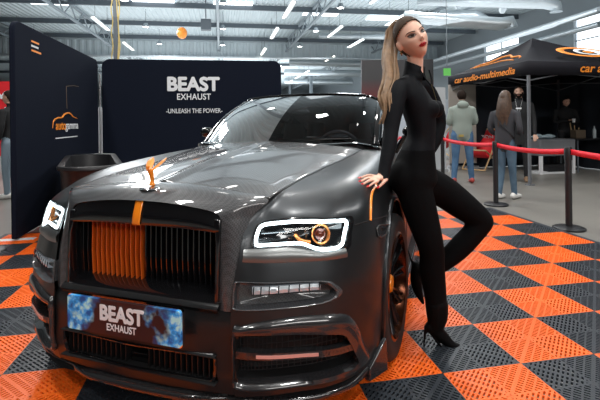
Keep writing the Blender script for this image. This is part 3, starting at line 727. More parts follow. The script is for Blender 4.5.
# --- number plate
pl=MB(); pl.prism(rrect(-.281,.281,.425,.567,.012,(1,1,1,1)),-.062,-.070,'XZ')
pm=mat('plate_smoke',(.030,.012,.014),.35); nt=pm.node_tree; b=nt.nodes['Principled BSDF']
tc=nt.nodes.new('ShaderNodeTexCoord'); sp=nt.nodes.new('ShaderNodeSeparateXYZ'); nt.links.new(tc.outputs['Object'],sp.inputs[0])
n1=nt.nodes.new('ShaderNodeTexNoise'); n1.inputs['Scale'].default_value=26; n1.inputs['Detail'].default_value=5; n1.inputs['Roughness'].default_value=.55; nt.links.new(tc.outputs['Object'],n1.inputs['Vector'])
n2=nt.nodes.new('ShaderNodeTexNoise'); n2.inputs['Scale'].default_value=11; n2.inputs['Detail'].default_value=3; nt.links.new(tc.outputs['Object'],n2.inputs['Vector'])
def mth(op,a,b_=None,clamp=False):
    n=nt.nodes.new('ShaderNodeMath'); n.operation=op; n.use_clamp=clamp
    for k,v in enumerate((a,b_)):
        if v is None: continue
        if isinstance(v,(int,float)): n.inputs[k].default_value=v
        else: nt.links.new(v,n.inputs[k])
    return n.outputs[0]
ax=mth('ABSOLUTE',sp.outputs[0]); rim_=mth('ADD',mth('MULTIPLY',mth('SUBTRACT',ax,.15),15),mth('MULTIPLY',mth('SUBTRACT',n2.outputs['Fac'],.5),5.5))
zdn=mth('MULTIPLY',mth('SUBTRACT',.545,sp.outputs[2]),-2.0)
msk=mth('ADD',rim_,0,True); 
rp=nt.nodes.new('ShaderNodeValToRGB'); e=rp.color_ramp.elements; e[0].position=.38; e[0].color=(.01,.12,.45,1); e[1].position=.62; e[1].color=(.50,.92,1,1); x_=e.new(.5); x_.color=(.03,.42,1,1)
nt.links.new(n1.outputs['Fac'],rp.inputs[0]); mx=nt.nodes.new('ShaderNodeMix'); mx.data_type='RGBA'; nt.links.new(msk,mx.inputs[0]); mx.inputs[6].default_value=(.030,.012,.014,1); nt.links.new(rp.outputs[0],mx.inputs[7]); nt.links.new(mx.outputs[2],b.inputs['Base Color'])
plo=pl.build('show_plate',pm,car,smooth=False)
w=MB(); w.prism(rrect(-.285,.285,.421,.571,.014,(1,1,1,1)),-.048,-.0625,'XZ'); w.box((0,-.03,.49),(.40,.05,.10)); w.build('plate_holder',chrome,plo,smooth=False)
text('lettering','BEAST',.085,white,plo,(.0,-.0705,.512),RF,.0036,ext=.0006,sx=.93)
text('lettering','EXHAUST',.040,white,plo,(.0,-.0705,.458),RF,.0006,ext=.0006,sx=.85)
# --- lamps and intakes on both corners
def closed_tube(pts,r,seg=8,sm=4): w=MB(); w.tube(pts,r,seg,smooth=sm,closed=True); return w
def cen(P): return (sum(p[0] for p in P)/len(P),sum(p[1] for p in P)/len(P))
def patch(P,m,offs,cap=True):
    """loft of the outline at several (scale, offset) values; last one capped"""
    c=cen(P); w=MB(); rings=[]
    for sc,of in offs: rings.append([SP(c[0]+(s-c[0])*sc,c[1]+(r-c[1])*sc,of,m) for s,r in P])
    w.loft(rings,False)
    o=len(w.v); cc=np.mean([w.v[i] for i in range(o-len(P),o)],axis=0); w.v.append(tuple(cc)); n=len(P)
    if cap:
        for i in range(n): w.f.append((o-n+i,o-n+(i+1)%n,o)); w.mi.append(0)
    return w
for m in (1,-1):
    side='left' if m==1 else 'right'
    HLr=[tuple(p) for p in crm(HL,3,True)]
    hl=patch(HLr,m,[(1.10,.001),(1.0,.000),(.98,-.05),(.8,-.07)]).build('headlight',gloss,car)
    w=MB(); c=cen(HL)
    DR=[(s if s<3 else s,r) for s,r in HL]
    c=(2.7,5.28)
    ringp=[SP(c[0]+(s-c[0])*.95,c[1]+(r-c[1])*.86,-.004,m) for s,r in DR]
    w.tube(ringp,(.0075,.0085),8,smooth=4,closed=True); lab(w.build('light_strip',led,hl),'glowing white outline strip')
    # projector with orange ring
    pc_=SP(3.95,5.2,-.035,m); pn=(SP(3.95,5.2,0,m)-pc_); pn=Vector(pn).normalized(); Q=pn.to_track_quat('Z','Y').to_matrix()
    def disc(prof,mt,nm,c0=pc_):
        w=MB(); w.lathe(prof,24); w.v=[tuple(Vector(c0)+Q@Vector(p)) for p in w.v]; return w.build(nm,mt,hl)
    oc=mat('orange_chrome',(.95,.35,.10),.25,.6)
    disc([(.036,0),(.043,.014),(.040,.018),(.035,.014),(.033,0)],oc,'projector_ring'); disc([(.001,.0),(.026,.0),(.024,.010),(.013,.018),(.001,.020)],mat('amber_lens',(.16,.03,.015),.12,.3,coat=1),'projector_lens')
    p2=SP(3.2,5.12,-.03,m); w=MB(); w.tube([SP(2.9,5.25,-.03,m),SP(3.15,5.05,-.02,m),SP(3.55,4.95,-.02,m)],(.006,.012),8,smooth=3); w.build('orange_accent',oc,hl)
    w=MB(); w.tube([SP(1.2,5.5,-.03,m),SP(2.0,5.45,-.03,m),SP(2.8,5.45,-.03,m)],(.004,.012),8,smooth=3); w.tube([SP(1.3,5.2,-.03,m),SP(2.4,5.15,-.03,m)],(.003,.02),8); w.build('reflector_bar',mat('dark_chrome',(.25,.26,.27),.2,.9),hl)
    w=patch(HLr,m,[(1.03,.0025),(1.0,.005),(.5,.009)]); w.build('lens',glassy('lamp_glass',(.92,.94,.95)) if 'lamp_glass' not in MATS else MATS['lamp_glass'],hl)
    # lower lid under the lamp
    w=MB(); G=[]
    for t in range(17):
        k=t/16; s=.45+4.4*k; r1=4.80-(.27*max(0,min(1,(s-2.7)/1.2)) ); r0=4.34-.18*k
        G.append([SP(s,r1+(r0-r1)*q,.0015+.008*math.sin(PI*q),m) for q in (0,.2,.5,.8,1)])
    w.grid(G); w.build('lamp_lid',mat('satin_silver_grey',(.22,.23,.23),.35,.85),hl)
    # fog lamp pod
    FR=[tuple(p) for p in crm(FOG,3,True)]
    fg=patch(FR,m,[(1.06,.002),(1.0,.007),(.96,.004),(.93,-.035),(.85,-.045)]).build('fog_lamp',cfib,car)
    w=MB(); G=[]
    for t in range(19):
        s=1.15+2.55*t/18; z0=3.13-.02*t/18;z1=3.40-.06*t/18; G.append([SP(s,z0,-.03,m),SP(s,z0,-.004,m),SP(s,(z0+z1)/2,.0+.0015*(t%3),m),SP(s,z1,-.004,m),SP(s,z1,-.03,m)])
    w.grid(G); w.build('led_strip',mat('led_lens',(.42,.45,.47),.2,.5,emit=(.8,.9,1),es=.12),fg)
    for t in range(8): w=MB(); s=1.2+2.45*t/7; w.tube([SP(s,3.12,.002,m),SP(s+.03,3.4,.002,m)],.0022,5); w.build('led_divider',gloss,fg)
    # side intake
    IR=[tuple(p) for p in crm(INT,3,True)]
    it=patch(IR,m,[(1.0,.004),(.99,-.04),(.95,-.09)]).build('side_intake',blackin,car)
    OUT=[(.10,2.25),(.6,2.32),(1.59,2.42),(2.95,2.46),(4.36,2.36),(4.90,2.05),(5.25,1.5),(5.75,.62),(5.3,.42),(4.6,.34),(2.4,.38),(.2,.5),(.08,1.2)]
    INN=[(.26,2.0),(.51,2.10),(1.7,2.10),(2.94,2.03),(4.28,1.86),(4.62,1.60),(4.88,1.18),(5.06,.74),(4.42,.66),(4.2,.64),(2.4,.64),(.3,.74),(.24,1.2)]
    O_=crm(OUT,4,True); I_=crm(INN,4,True)
    G=[]
    for a,b_ in zip(O_,I_):
        G.append([SP(a[0],a[1],.001,m),SP(a[0]*.85+b_[0]*.15,a[1]*.85+b_[1]*.15,.014,m),SP((a[0]+b_[0])/2,(a[1]+b_[1])/2,.020,m),SP(b_[0],b_[1],.012,m),SP(b_[0],b_[1],-.03,m)])
    w=MB(); w.grid(G,cu=True); w.build('intake_frame',cfd,it,ang=60)
    w=MB(); w.loft([[SP(s,r-.09,-.03,m),SP(s,r-.09,.008,m),SP(s,r+.09,.008,m),SP(s,r+.09,-.03,m)] for s,r in [(.3+4.5*k/16,1.62-.22*k/16) for k in range(17)]]); w.build('crossbar',cfd,it,smooth=False)
    w=MB(); w.loft([[SP(s,r-.035,.006,m),SP(s,r-.035,.011,m),SP(s,r+.045,.011,m),SP(s,r+.045,.006,m)] for s,r in [(1.3+2.25*k/12,1.57-.11*k/12) for k in range(13)]]); w.build('led_strip',mat('red_led',(.55,.25,.22),.25,emit=(1,.45,.35),es=.12),it)
    w=MB()
    for k in range(22):
        s=.35+4.4*k/21
        w.tube([SP(s,.75,-.06,m),SP(s,1.95,-.06,m)],.0022,4)
    for k in range(7):
        w.tube([SP(s,.8+.17*k,-.06,m) for s in (.3,1.5,2.5,3.5,4.6)],.0022,4)
    w.build('mesh',mat('black_mesh',(.02,.02,.022),.4),it)
# --- front splitter
LP=[(0,-.010),(.12,-.008),(.25,.0),(.34,.030),(.42,.070),(.56,.105),(.67,.148),(.78,.222),(.87,.325),(.935,.45),(.965,.53)]
LPr=crm([(-a,b) for a,b in LP[:0:-1]]+LP,5)
w=MB(); G=[]
for k,(x,y) in enumerate(LPr):
    q=min(1,max(0,(abs(x)-.30)/.15)); up=.0
    T_=LPr[min(k+1,len(LPr)-1)]-LPr[max(k-1,0)]; T_=T_/np.linalg.norm(T_); N_=np.array([-T_[1],T_[0]])
    if N_[1]<0 and abs(x)<.9: N_=-N_
    if x>.9 and N_[0]>0: N_=-N_
    if x<-.9 and N_[0]<0: N_=-N_
    rise=.05*max(0,(abs(x)-.86)/.11)+.038-.020*q
    pr=[(.08,.19),(.03,.172),(.004,.160),(-.004,.152),(-.002,.138),(.01,.132),(.08,.134)]
    G.append([(x+N_[0]*a,y+N_[1]*a,z+rise) for a,z in pr])
w.grid(G,cv=True); w.build('front_splitter',carbon('splitter_carbon',(.012,.012,.013),(.035,.035,.038),170,.2,.2),car,ang=60)
for m in (1,-1):
    w=MB(); w.loft([[(m*.965,.50,.155),(m*.99,.50,.155),(m*.985,.50,.30),(m*.965,.50,.30)],[(m*.90,.40,.15),(m*.925,.39,.15),(m*.925,.40,.20),(m*.90,.41,.20)]]); w.build('splitter_fin',cfd,car,bevel=.004)
# --- hood ornament and its plinth
om=MB(); om.lathe([(.001,0),(.013,0),(.011,.012),(.007,.02),(.0085,.028),(.001,.03)],14,(0,.135,1.012))
om.tube([(0,.135,1.035),(0,.132,1.055),(0,.125,1.075),(0,.118,1.088)],[(.008,.009),(.010,.011),(.012,.014),(.007,.008)],10,smooth=3)
om.ell((0,.108,1.096),(.0075,.009,.0095),8)
for s in (-1,1): om.tube([(s*.008,.122,1.078),(s*.022,.145,1.098),(s*.032,.172,1.118),(s*.036,.19,1.130)],[(.005,.008),(.004,.015),(.004,.014),(.002,.004)],8,smooth=3)
om.build('hood_ornament',orng,car)
w=MB(); w.lathe([(.001,0),(.055,0),(.050,.006),(.030,.010),(.001,.011)],24,(0,.135,.998)); w.build('ornament_plinth',chrome,car)
# --- greenhouse
def gp(x,y,z): return (x,y,z)
WB=crm([(0,1.42,1.120),(.25,1.44,1.122),(.45,1.52,1.130),(.62,1.63,1.132),(.73,1.78,1.10)],6); WT=crm([(0,2.28,1.530),(.22,2.29,1.528),(.42,2.32,1.520),(.58,2.38,1.505),(.67,2.47,1.470)],6)
def wind(sg):
    G=[]
    for a,b in zip(WB,WT):
        row=[]
        for k in range(13): t=k/12; p=a*(1-t)+b*t; p=p+np.array([0,-.03,.035])*math.sin(PI*t)*1.0; row.append(p*[sg,1,1])
        G.append(row)
    return G
w=MB(); w.grid(wind(1)); w.grid(wind(-1)); w.build('windshield',glass,car,recalc=False)
for sg in (1,-1):
    p=[np.array(r)*[sg,1,1] for r in wind(1)[-1]]
    w=MB(); w.tube([q+np.array([sg*.012,.01,0]) for q in p],(.020,.026),8); w.build('windshield_pillar',gloss,car)
w=MB(); pt=[np.array(r[-1]) for r in wind(1)]; w.tube([q*[-1,1,1] for q in pt[::-1]]+pt[1:],(.012,.016),8); w.build('roof_header',gloss,car)
w=MB(); pb=[np.array(r[0]) for r in wind(1)]; w.tube([q*[-1,1,1]+np.array([0,-.02,-.012]) for q in pb[::-1]]+[q+np.array([0,-.02,-.012]) for q in pb[1:]],(.012,.05),8); w.build('cowl',gloss,car)
# roof with fastback
RB=[]
rl=[(0,.68,2.46,1.475),(1,.69,2.9,1.48),(2,.67,3.3,1.44),(3,.63,3.7,1.35),(4,.59,4.1,1.21),(5,.55,4.55,1.03)]
rc=[(2.28,1.530),(2.75,1.550),(3.2,1.52),(3.65,1.43),(4.12,1.25),(4.70,1.03)]
def roofg(a,b):
    G=[]
    E_=crm([(r[1],r[2],r[3]) for r in rl],6); Cc=crm([(0,y,z) for y,z in rc],6)
    for e,c in list(zip(E_,Cc))[a:b]:
        row=[]
        for k in range(-12,13):
            q=abs(k)/12; row.append((k/12*e[0],c[1]+(e[1]-c[1])*q**2,c[2]+(e[2]-c[2])*q**2.6))
        G.append(row)
    return G
w=MB(); w.grid(roofg(0,17)); w.build('roof',satin,car)
w=MB(); w.grid(roofg(16,31)); w.build('rear_window',mat('dark_glass',(.01,.01,.012),.05,coat=1),car)
for sg in (1,-1):
    E_=crm([(r[1],r[2],r[3]) for r in rl],6); top=[E_[i] for i in range(0,27)]; G=[]
    bel=B[:,80]; 
    for i,e in enumerate(top):
        y=1.80+(4.35-1.80)*i/26; kk=int(np.argmin(abs(bel[:260,1]-y))); bpt=bel[kk]+np.array([0,0,.0]); te=e if i>0 else np.array([.68,2.46,1.475])
        if i==0: te=np.array([.73,1.80,1.10])
        elif i<6: te=np.array([.73,1.80,1.10])*(1-i/6)+np.array(E_[0])*(i/6)
        else: te=E_[int((i-6)/20*26)]
        row=[]
        for k in range(7): t=k/6; p=bpt*(1-t)+te*t+np.array([.02*math.sin(PI*t),0,0]); row.append(p*[sg,1,1])
        G.append(row)
    w=MB(); w.grid(G[:22]); w.build('side_window',glass,car)
    w=MB(); w.grid(G[21:]); w.build('rear_pillar',satin,car)
    w=MB(); w.tube([np.array(g[-1])+[0,0,.004] for g in G],(.014,.018),8); w.build('roof_rail',gloss,car)
    # mirror
    w=MB(); w.ell((sg*.97,2.22,1.19),(.075,.05,.05),12); mo=w.build('side_mirror',gloss,car)
    w=MB(); w.tube([(sg*.84,2.15,1.01),(sg*.92,2.20,1.15)],(.02,.03),8); w.build('mirror_arm',gloss,mo)
# deck and rear closure
w=MB(); G=[]
for i in range(13*NS,19*NS+1,4):
    p=B[i,80]; row=[]
    for k in range(-8,9): q=k/8; row.append((p[0]*q,p[1],p[2]+.01*(1-q*q)))
    G.append(row)
w.grid(G); w.build('boot_lid',satin,car)
for m in (1,-1):
    w=MB(); TLp=[(15.9,4.6),(16.2,5.6),(16.8,5.5),(16.8,4.2),(16.1,3.9)]
    w.loft([[SP(s,r,.001,m) for s,r in TLp],[SP(s,r,.008,m) for s,r in TLp]]); w.build('tail_light',mat('tail_red',(.35,.01,.01),.15,coat=1),car)
    w=MB(); w.tube([(m*.6,5.12,.26),(m*.6,5.28,.26)],.05,16); w.build('exhaust_tip',chrome,car)
# --- interior
leather=mat('black_leather',(.03,.028,.028),.5); redl=mat('dark_red_leather',(.10,.014,.014),.5)
w=MB(); w.loft([[(x,1.50,1.02),(x,1.9,1.085+.01*math.cos(x*3)),(x,2.02,1.05),(x,2.05,.85),(x,1.5,.85)] for x in [-.66+1.32*i/12 for i in range(13)]]); w.build('dashboard',leather,car)
w=MB(); w.tube([(.37+.185*math.cos(a),2.16-.05*math.sin(a),1.02+.175*math.sin(a)) for a in [2*PI*k/32 for k in range(32)]],.016,8,closed=True); w.ell((.37,2.16,1.02),(.06,.03,.05),8)
for a in (0,PI,-PI/2): w.tube([(.37,2.16,1.02),(.37+.18*math.cos(a),2.16-.05*math.sin(a),1.02+.17*math.sin(a))],(.012,.02),6)
w.tube([(.37,2.16,1.02),(.37,1.98,.98)],.025,8); w.build('steering_wheel',mat('grey_leather',(.12,.12,.13),.4),car)
for x in (-.37,.37):
    for y,nm in ((2.75,0),(3.6,1)):
        w=MB(); w.tube([(x,y+.10,.55),(x,y+.18,.80),(x,y+.28,1.05)],[(.07,.25),(.08,.26),(.06,.22)],14,smooth=3); w.tube([(x,y+.30,1.08),(x,y+.32,1.25)],[(.05,.13),(.035,.11)],12,smooth=2); w.tube([(x,y-.35,.50),(x,y+.12,.52)],[(.08,.25),(.08,.26)],14,smooth=2); w.build('seat',redl if x>0 else leather,car,ang=80)
w=MB(); w.ell((0,2.20,1.36),(.10,.02,.035),10); w.build('rear_view_mirror',gloss,car)
w=MB(); w.box((0,2.9,.35),(1.4,2.6,.04)); w.box((0,3.95,.72),(1.3,.03,.7)); w.build('cabin_floor',blackin,car)
w=MB()
for s in (-1,1): w.tube([(s*.1+.02,1.47,1.142),(s*.1+.25,1.52,1.152),(s*.1+.50,1.60,1.155)],.006,6,smooth=2)
w.build('wiper',blackin,car)
# --- wheels
def wheel(x,y,steer):
    sg=1 if x>0 else -1
    t=MB(); pr=[(.27,-.125),(.33,-.135),(.365,-.13),(.382,-.11),(.385,-.06),(.385,.06),(.382,.11),(.365,.13),(.33,.135),(.27,.125)]
    t.lathe(pr,48,axis='X'); to=t.build('tire',rubber,car,ang=50); to.location=(x,y,WR); to.rotation_euler=(0,0,-steer)
    r=MB(); r.lathe([(.272,-.12),(.280,-.10),(.24,-.06),(.24,.06),(.278,.10),(.285,.128),(.272,.132),(.262,.11),(.25,.06),(.25,-.1)],48,axis='X')
    r.build('rim',mat('rim_edge',(.10,.03,.012),.2,.8),to)
    for k in range(10):
        a=2*PI*k/10; c,s=math.cos(a),math.sin(a); w=MB()
        w.tube([(sg*.07,.05*c,.05*s),(sg*.075,.13*c-.012*s,.13*s+.012*c),(sg*.10,.255*c-.02*s,.255*s+.02*c)],[(.012,.018),(.010,.015),(.009,.022)],8,smooth=2)
        w.tube([(sg*.07,.05*c,.05*s),(sg*.075,.13*c+.012*s,.13*s-.012*c),(sg*.10,.255*c+.02*s,.255*s-.02*c)],[(.012,.018),(.010,.015),(.009,.022)],8,smooth=2)
        w.build('spoke',rimm,to)
    w=MB(); w.lathe([(.001,.02*0),(.05,0),(.05,.085),(.042,.097),(.001,.10)] if sg>0 else [(.001,0),(.05,0),(.05,-.085),(.042,-.097),(.001,-.10)],24,axis='X'); w.build('hub_cap',orng,to)
    w=MB(); w.lathe([(.001,-.01),(.17,-.01),(.17,.01),(.001,.01)],32,axis='X'); w.build('brake_disc',chrome,to)
for x,y,s in ((.862,WY,.06),(-.862,WY,.06),(.852,RY,0),(-.852,RY,0)): wheel(x,y,s)

# ---------------------------------------------------------------- people
def head_pt(d):
    """surface of a head (face +y, up +z, her left -x?) for unit direction d"""
    x,y,z=d; X=.074*x; Y=.095*y; Z=.114*z
    s=max(0,-z); t=max(0,z)
    X*=1-.40*s**1.5; 
    if y<0: Y*=1-.42*s**1.3; Y*=1.04
    else: Y=Y*(.97+.0*s)-.004*t
    X*=1-.05*max(0,y)*(1-t)
    if y>.0:
        g=lambda a,b,sa,sb: math.exp(-((X-a)/sa)**2-((Z-b)/sb)**2)
        Y+=.006*s**.5*(y>.2)
        Y+=.020*g(0,-.022,.0085,.009)+.011*g(0,-.008,.006,.018)+.005*g(.009,-.026,.006,.006)+.005*g(-.009,-.026,.006,.006)
        Y-=.0095*(g(.031,.008,.015,.010)+g(-.031,.008,.015,.010))
        Y+=.0035*(g(.030,.027,.018,.007)+g(-.030,.027,.018,.007))
        Y+=.0045*(g(.042,-.022,.018,.018)+g(-.042,-.022,.018,.018))
        Y+=.0065*g(0,-.053,.020,.010)-.003*g(0,-.068,.02,.005)+.010*g(0,-.088,.018,.016)
    return (X,Y,Z)
def head_grid(n=40,off=0,keep=None):
    G=[];K=[]
    for i in range(n+1):
        th=PI*(.002+.996*i/n); row=[]
        for j in range(2*n):
            a=PI*j/n; d=(math.sin(th)*math.cos(a),math.sin(th)*math.sin(a),math.cos(th)); p=head_pt(d)
            row.append((p[0]+d[0]*off,p[1]+d[1]*off,p[2]+d[2]*off))
        G.append(row)
    return np.array(G)
HG=head_grid(56)
def face_y(x,z):
    F=HG.reshape(-1,3); d=(F[:,0]-x)**2+(F[:,2]-z)**2+(F[:,1]<0.02)*9
    k=np.argsort(d)[:4]; w=1/(d[k]+1e-8); return float((F[k,1]*w).sum()/w.sum())
class Fig:
    def __init__(s,root): s.mb=MB(); s.S=[]; s.root=root
    def tube(s,path,r,mi,seg=14,smooth=4,ref=None):
        rr=[q if isinstance(q,tuple) else (q,q) for q in (r if isinstance(r,list) else [r]*len(path))]
        s.mb.tube(path,rr,seg,smooth=smooth,ref=ref)
        P=crm(np.array(path,float),5) if len(path)>1 else np.array(path); R=crm(np.array(rr,float),5).mean(1)
        s.S+=[(p,max(q,.004),mi) for p,q in zip(P,R)]
        for e,k in ((0,0),(-1,-1)): s.mb.ell(path[e],(rr[k][0]*.98 if ref is None else min(rr[k]),)*3,8)
    def ell(s,c,r,mi,R=None): s.mb.ell(c,r,14,R); s.S.append((np.array(c,float),sum(r)/3,mi))
    def head(s,c,M,k,mi):
        G=HG[:, ::1]*k; w=(G.reshape(-1,3)@np.array(M).T)+np.array(c); s.mb.loft(w.reshape(G.shape)); s.S.append((np.array(c,float),.105*k,mi))
        low=np.array(c)+np.array(M)@np.array([0,.05,-.07])*k; s.S.append((low,.05*k,mi))
    def build(s,name,mats,vox,loc,over=None,sm=2,lap=5,clo=(0,1)):
        me=s.mb.mesh('tmp',mats[0]); o=bpy.data.objects.new('tmp',me); COL.objects.link(o)
        m=o.modifiers.new('r','REMESH'); m.mode='VOXEL'; m.voxel_size=vox; m.use_smooth_shade=True
        m2=o.modifiers.new('s','SMOOTH'); m2.factor=.5; m2.iterations=sm
        dg=bpy.context.evaluated_depsgraph_get(); me2=bpy.data.meshes.new_from_object(o.evaluated_get(dg)); bpy.data.objects.remove(o)
        me2.materials.clear()
        for q in mats: me2.materials.append(q)
        n=len(me2.polygons); C=np.empty(n*3); me2.polygons.foreach_get('center',C); C=C.reshape(-1,3)
        P=np.array([a[0] for a in s.S]); R=np.array([a[1] for a in s.S]); I=np.array([a[2] for a in s.S]); best=np.full(n,1e9); idx=np.zeros(n,int)
        for p,r,i in zip(P,R,I):
            d=np.linalg.norm(C-p,axis=1)-r; k=d<best; best[k]=d[k]; idx[k]=i
        if over: idx=over(C,idx)
        V=np.empty(len(me2.vertices)*3); me2.vertices.foreach_get('co',V); V=V.reshape(-1,3)
        E2=np.empty(len(me2.edges)*2,dtype=np.int32); me2.edges.foreach_get('vertices',E2); E2=E2.reshape(-1,2)
        ls=np.empty(len(me2.loops),dtype=np.int32); me2.loops.foreach_get('vertex_index',ls); lt=np.empty(n,dtype=np.int32); me2.polygons.foreach_get('loop_total',lt)
        cloth=np.repeat(np.isin(idx,clo),lt); mk=np.ones(len(V),bool); mk[ls[~cloth]]=False
        cnt=np.bincount(E2.ravel(),minlength=len(V)).astype(float); cnt[cnt==0]=1
        for _ in range(lap):
            A=np.zeros_like(V)
            for c in range(3): A[:,c]=np.bincount(E2[:,0],V[E2[:,1],c],len(V))+np.bincount(E2[:,1],V[E2[:,0],c],len(V))
            A/=cnt[:,None]; V[mk]=V[mk]*.4+A[mk]*.6
        me2.vertices.foreach_set('co',V.ravel())
        me2.polygons.foreach_set('material_index',idx.astype(np.int32)); me2.polygons.foreach_set('use_smooth',[True]*n)
        V=np.empty(len(me2.vertices)*3); me2.vertices.foreach_get('co',V); V=V.reshape(-1,3)-np.array(loc); me2.vertices.foreach_set('co',V.ravel()); me2.update()
        me2.name=name; ob=bpy.data.objects.new(name,me2); COL.objects.link(ob); ob.parent=s.root; return ob
def shifted(mb,loc): mb.v=[(a-loc[0],b-loc[1],c-loc[2]) for a,b,c in mb.v]; return mb
skin=mat('skin',(.86,.53,.40),.48,spec=.4); suit=mat('black_suit_top',(.0048,.0058,.0080),.7,bump=(14,.5),spec=.15); legg=mat('black_leggings',(.0026,.0027,.0032),.8,bump=(16,.3),spec=.10); boot=mat('black_boot_suede',(.0028,.0028,.0032),.7,bump=(30,.3),spec=.12)
hairb=mat('blonde_hair',(.36,.22,.115),.45,noise=(30,(.15,.09,.05),.3)); hairr=mat('brown_hair_root',(.070,.040,.024),.6,spec=.2,noise=(70,(.045,.027,.017),.2)); lip=mat('red_lips',(.52,.008,.018),.28,coat=.3); eyew=mat('eye_white',(.62,.58,.56),.3); iris=mat('iris_brown',(.05,.03,.02),.2,coat=1); brow=mat('brow_brown',(.05,.028,.018),.7); lash=mat('lash_black',(.01,.008,.008),.7); nail=mat('red_nail',(.75,.012,.02),.15,coat=1); gold=mat('gold',(.8,.6,.3),.2,1); shadow_=mat('eye_shadow',(.30,.13,.09),.6)
BASE=(0.140,0.288,0.000)
her=thing('person','woman in a tight black zip suit and high-heeled boots leaning on the car','person',BASE)
fg_=Fig(her)
FD=(Vector((.984,-.18,0))*math.cos(.32)-Vector((.18,.984,0))*math.sin(.32))
# torso
fg_.tube([(0.024,0.335,1.543),(0.006,0.338,1.497),(0.016,0.336,1.439),(0.044,0.331,1.357),(0.060,0.328,1.276),(0.059,0.328,1.183),(0.041,0.332,1.102),(0.022,0.335,1.010),(0.011,0.327,0.924),(0.027,0.324,0.843)],[(.045,.05),(.060,.125),(.078,.155),(.092,.145),(.085,.130),(.080,.118),(.098,.140),(.122,.162),(.130,.168),(.075,.12)],0,seg=28,smooth=5,ref=tuple(FD))
for p in ((0.079,0.253,1.349),(0.175,0.378,1.352)): fg_.ell(p,(.056,.056,.056),0)
fg_.ell((-0.080,0.272,0.964),(.085,.085,.10),0); fg_.ell((0.022,0.416,0.941),(.085,.085,.10),0)
# near arm and hand
fg_.tube([(-0.054,0.288,1.493),(-0.117,0.239,1.455),(-0.156,0.205,1.344),(-0.185,0.180,1.237),(-0.209,0.154,1.142),(-0.242,0.129,1.051),(-0.256,0.116,1.001)],[.046,.056,.051,.043,.041,.034,.034],3,smooth=5)
fg_.tube([(-0.253,0.116,1.001),(-0.282,0.106,0.995),(-0.310,0.096,0.990)],[(.017,.026),(.015,.030),(.011,.030)],2,smooth=3,ref=(0,0,1))
FN=[([(-0.300,0.114,1.001),(-0.338,0.121,1.007),(-0.385,0.110,0.995)],.0075),([(-0.310,0.096,0.993),(-0.348,0.093,0.997),(-0.396,0.071,0.983)],.0078),([(-0.310,0.081,0.986),(-0.348,0.072,0.986),(-0.392,0.050,0.971)],.0078),([(-0.304,0.069,0.980),(-0.331,0.054,0.977),(-0.363,0.045,0.961)],.0070),([(-0.233,0.112,0.995),(-0.261,0.082,0.980),(-0.303,0.064,0.952)],.0088)]
for p,r in FN: fg_.tube(p,[r*1.15,r,r*.8],2,seg=10,smooth=4)
# far arm, hand on the far hip
fg_.tube([(0.103,0.422,1.505),(0.172,0.470,1.466),(0.245,0.498,1.361),(0.278,0.512,1.267),(0.242,0.498,1.161),(0.182,0.489,1.063)],[.045,.053,.048,.040,.038,.030],3,smooth=5)
fg_.ell((0.153,0.484,1.039),(.035,.02,.035),2)
for k in range(5): fg_.tube([(0.157,0.493,1.038),Vector((0.120,0.500,1.014))+Vector((0,0,.02*k-.03)),Vector((0.075,0.488,0.979))+Vector((.012*(k==4),0,.024*k-.04))],[.009,.008,.006],2,seg=8,smooth=3)
# legs
fg_.tube([(-0.032,0.274,0.950),(-0.004,0.258,0.839),(0.023,0.243,0.729),(0.050,0.228,0.619),(0.070,0.235,0.538),(0.074,0.244,0.456),(0.088,0.252,0.362),(0.098,0.250,0.261),(0.103,0.249,0.159)],[.100,.097,.088,.076,.070,.070,.066,.060,.052],1,seg=20,smooth=5)
fg_.tube([(0.099,0.392,0.918),(0.219,0.401,0.863),(0.325,0.381,0.784),(0.413,0.365,0.716),(0.460,0.357,0.673)],[.105,.098,.090,.077,.070],1,seg=20,smooth=5)
fg_.tube([(0.460,0.357,0.673),(0.406,0.366,0.602),(0.327,0.391,0.509),(0.235,0.418,0.422),(0.162,0.442,0.371)],[.070,.066,.066,.056,.046],1,seg=18,smooth=5)
# neck and head
NK=[(0.023,0.335,1.538),(0.028,0.329,1.589),(0.022,0.315,1.662)]
fg_.tube(NK,[(.055,.055),(.045,.046),(.047,.048)],2,smooth=4)
Bc=Vector((-.18,-.984,0)); Rc=Vector((.984,-.18,0)); HF=(Bc*math.cos(.17)+Rc*math.sin(.17)+Vector((0,0,.06))).normalized()
HU=(Vector((0,0,1))*math.cos(.44)-Rc*math.sin(.44)); HU=(HU-HF*HU.dot(HF)).normalized(); HX=HF.cross(HU)
HM=[[HX[i],HF[i],HU[i]] for i in range(3)]; HC=Vector((-0.007,0.300,1.753)); HK=1.11
fg_.head(HC,HM,HK,2)
def H(x,y,z): return HC+HX*(x*HK)+HF*(y*HK)+HU*(z*HK)
# ear on the near side
for sx in (-1,1): fg_.mb.ell(tuple(H(sx*.076,-.004,-.010)),(.011*HK,.018,.030),10,Matrix(HM)@Matrix.Rotation(sx*.3,3,'Z'))
def over(C,idx):
    hc=np.array(HC); d=C-hc
    # skin of the throat in the open collar
    a=np.array((0.037,0.271,1.605)); b=np.array((0.076,0.244,1.489)); ab=b-a; t=np.clip(((C-a)@ab)/(ab@ab),0,1); dd=np.linalg.norm(C-(a+t[:,None]*ab),axis=1)
    idx=idx.copy(); idx[(dd<.034*(1-.75*t))&(idx==0)]=2
    tr=(idx==0)|(idx==1); idx[tr&(C[:,2]<1.12)]=1; idx[tr&(C[:,2]>=1.12)&(idx==1)]=0
    return idx
bd=fg_.build('body',[suit,legg,skin,suit],.0045,BASE,over,sm=3,lap=34,clo=(0,1,3))
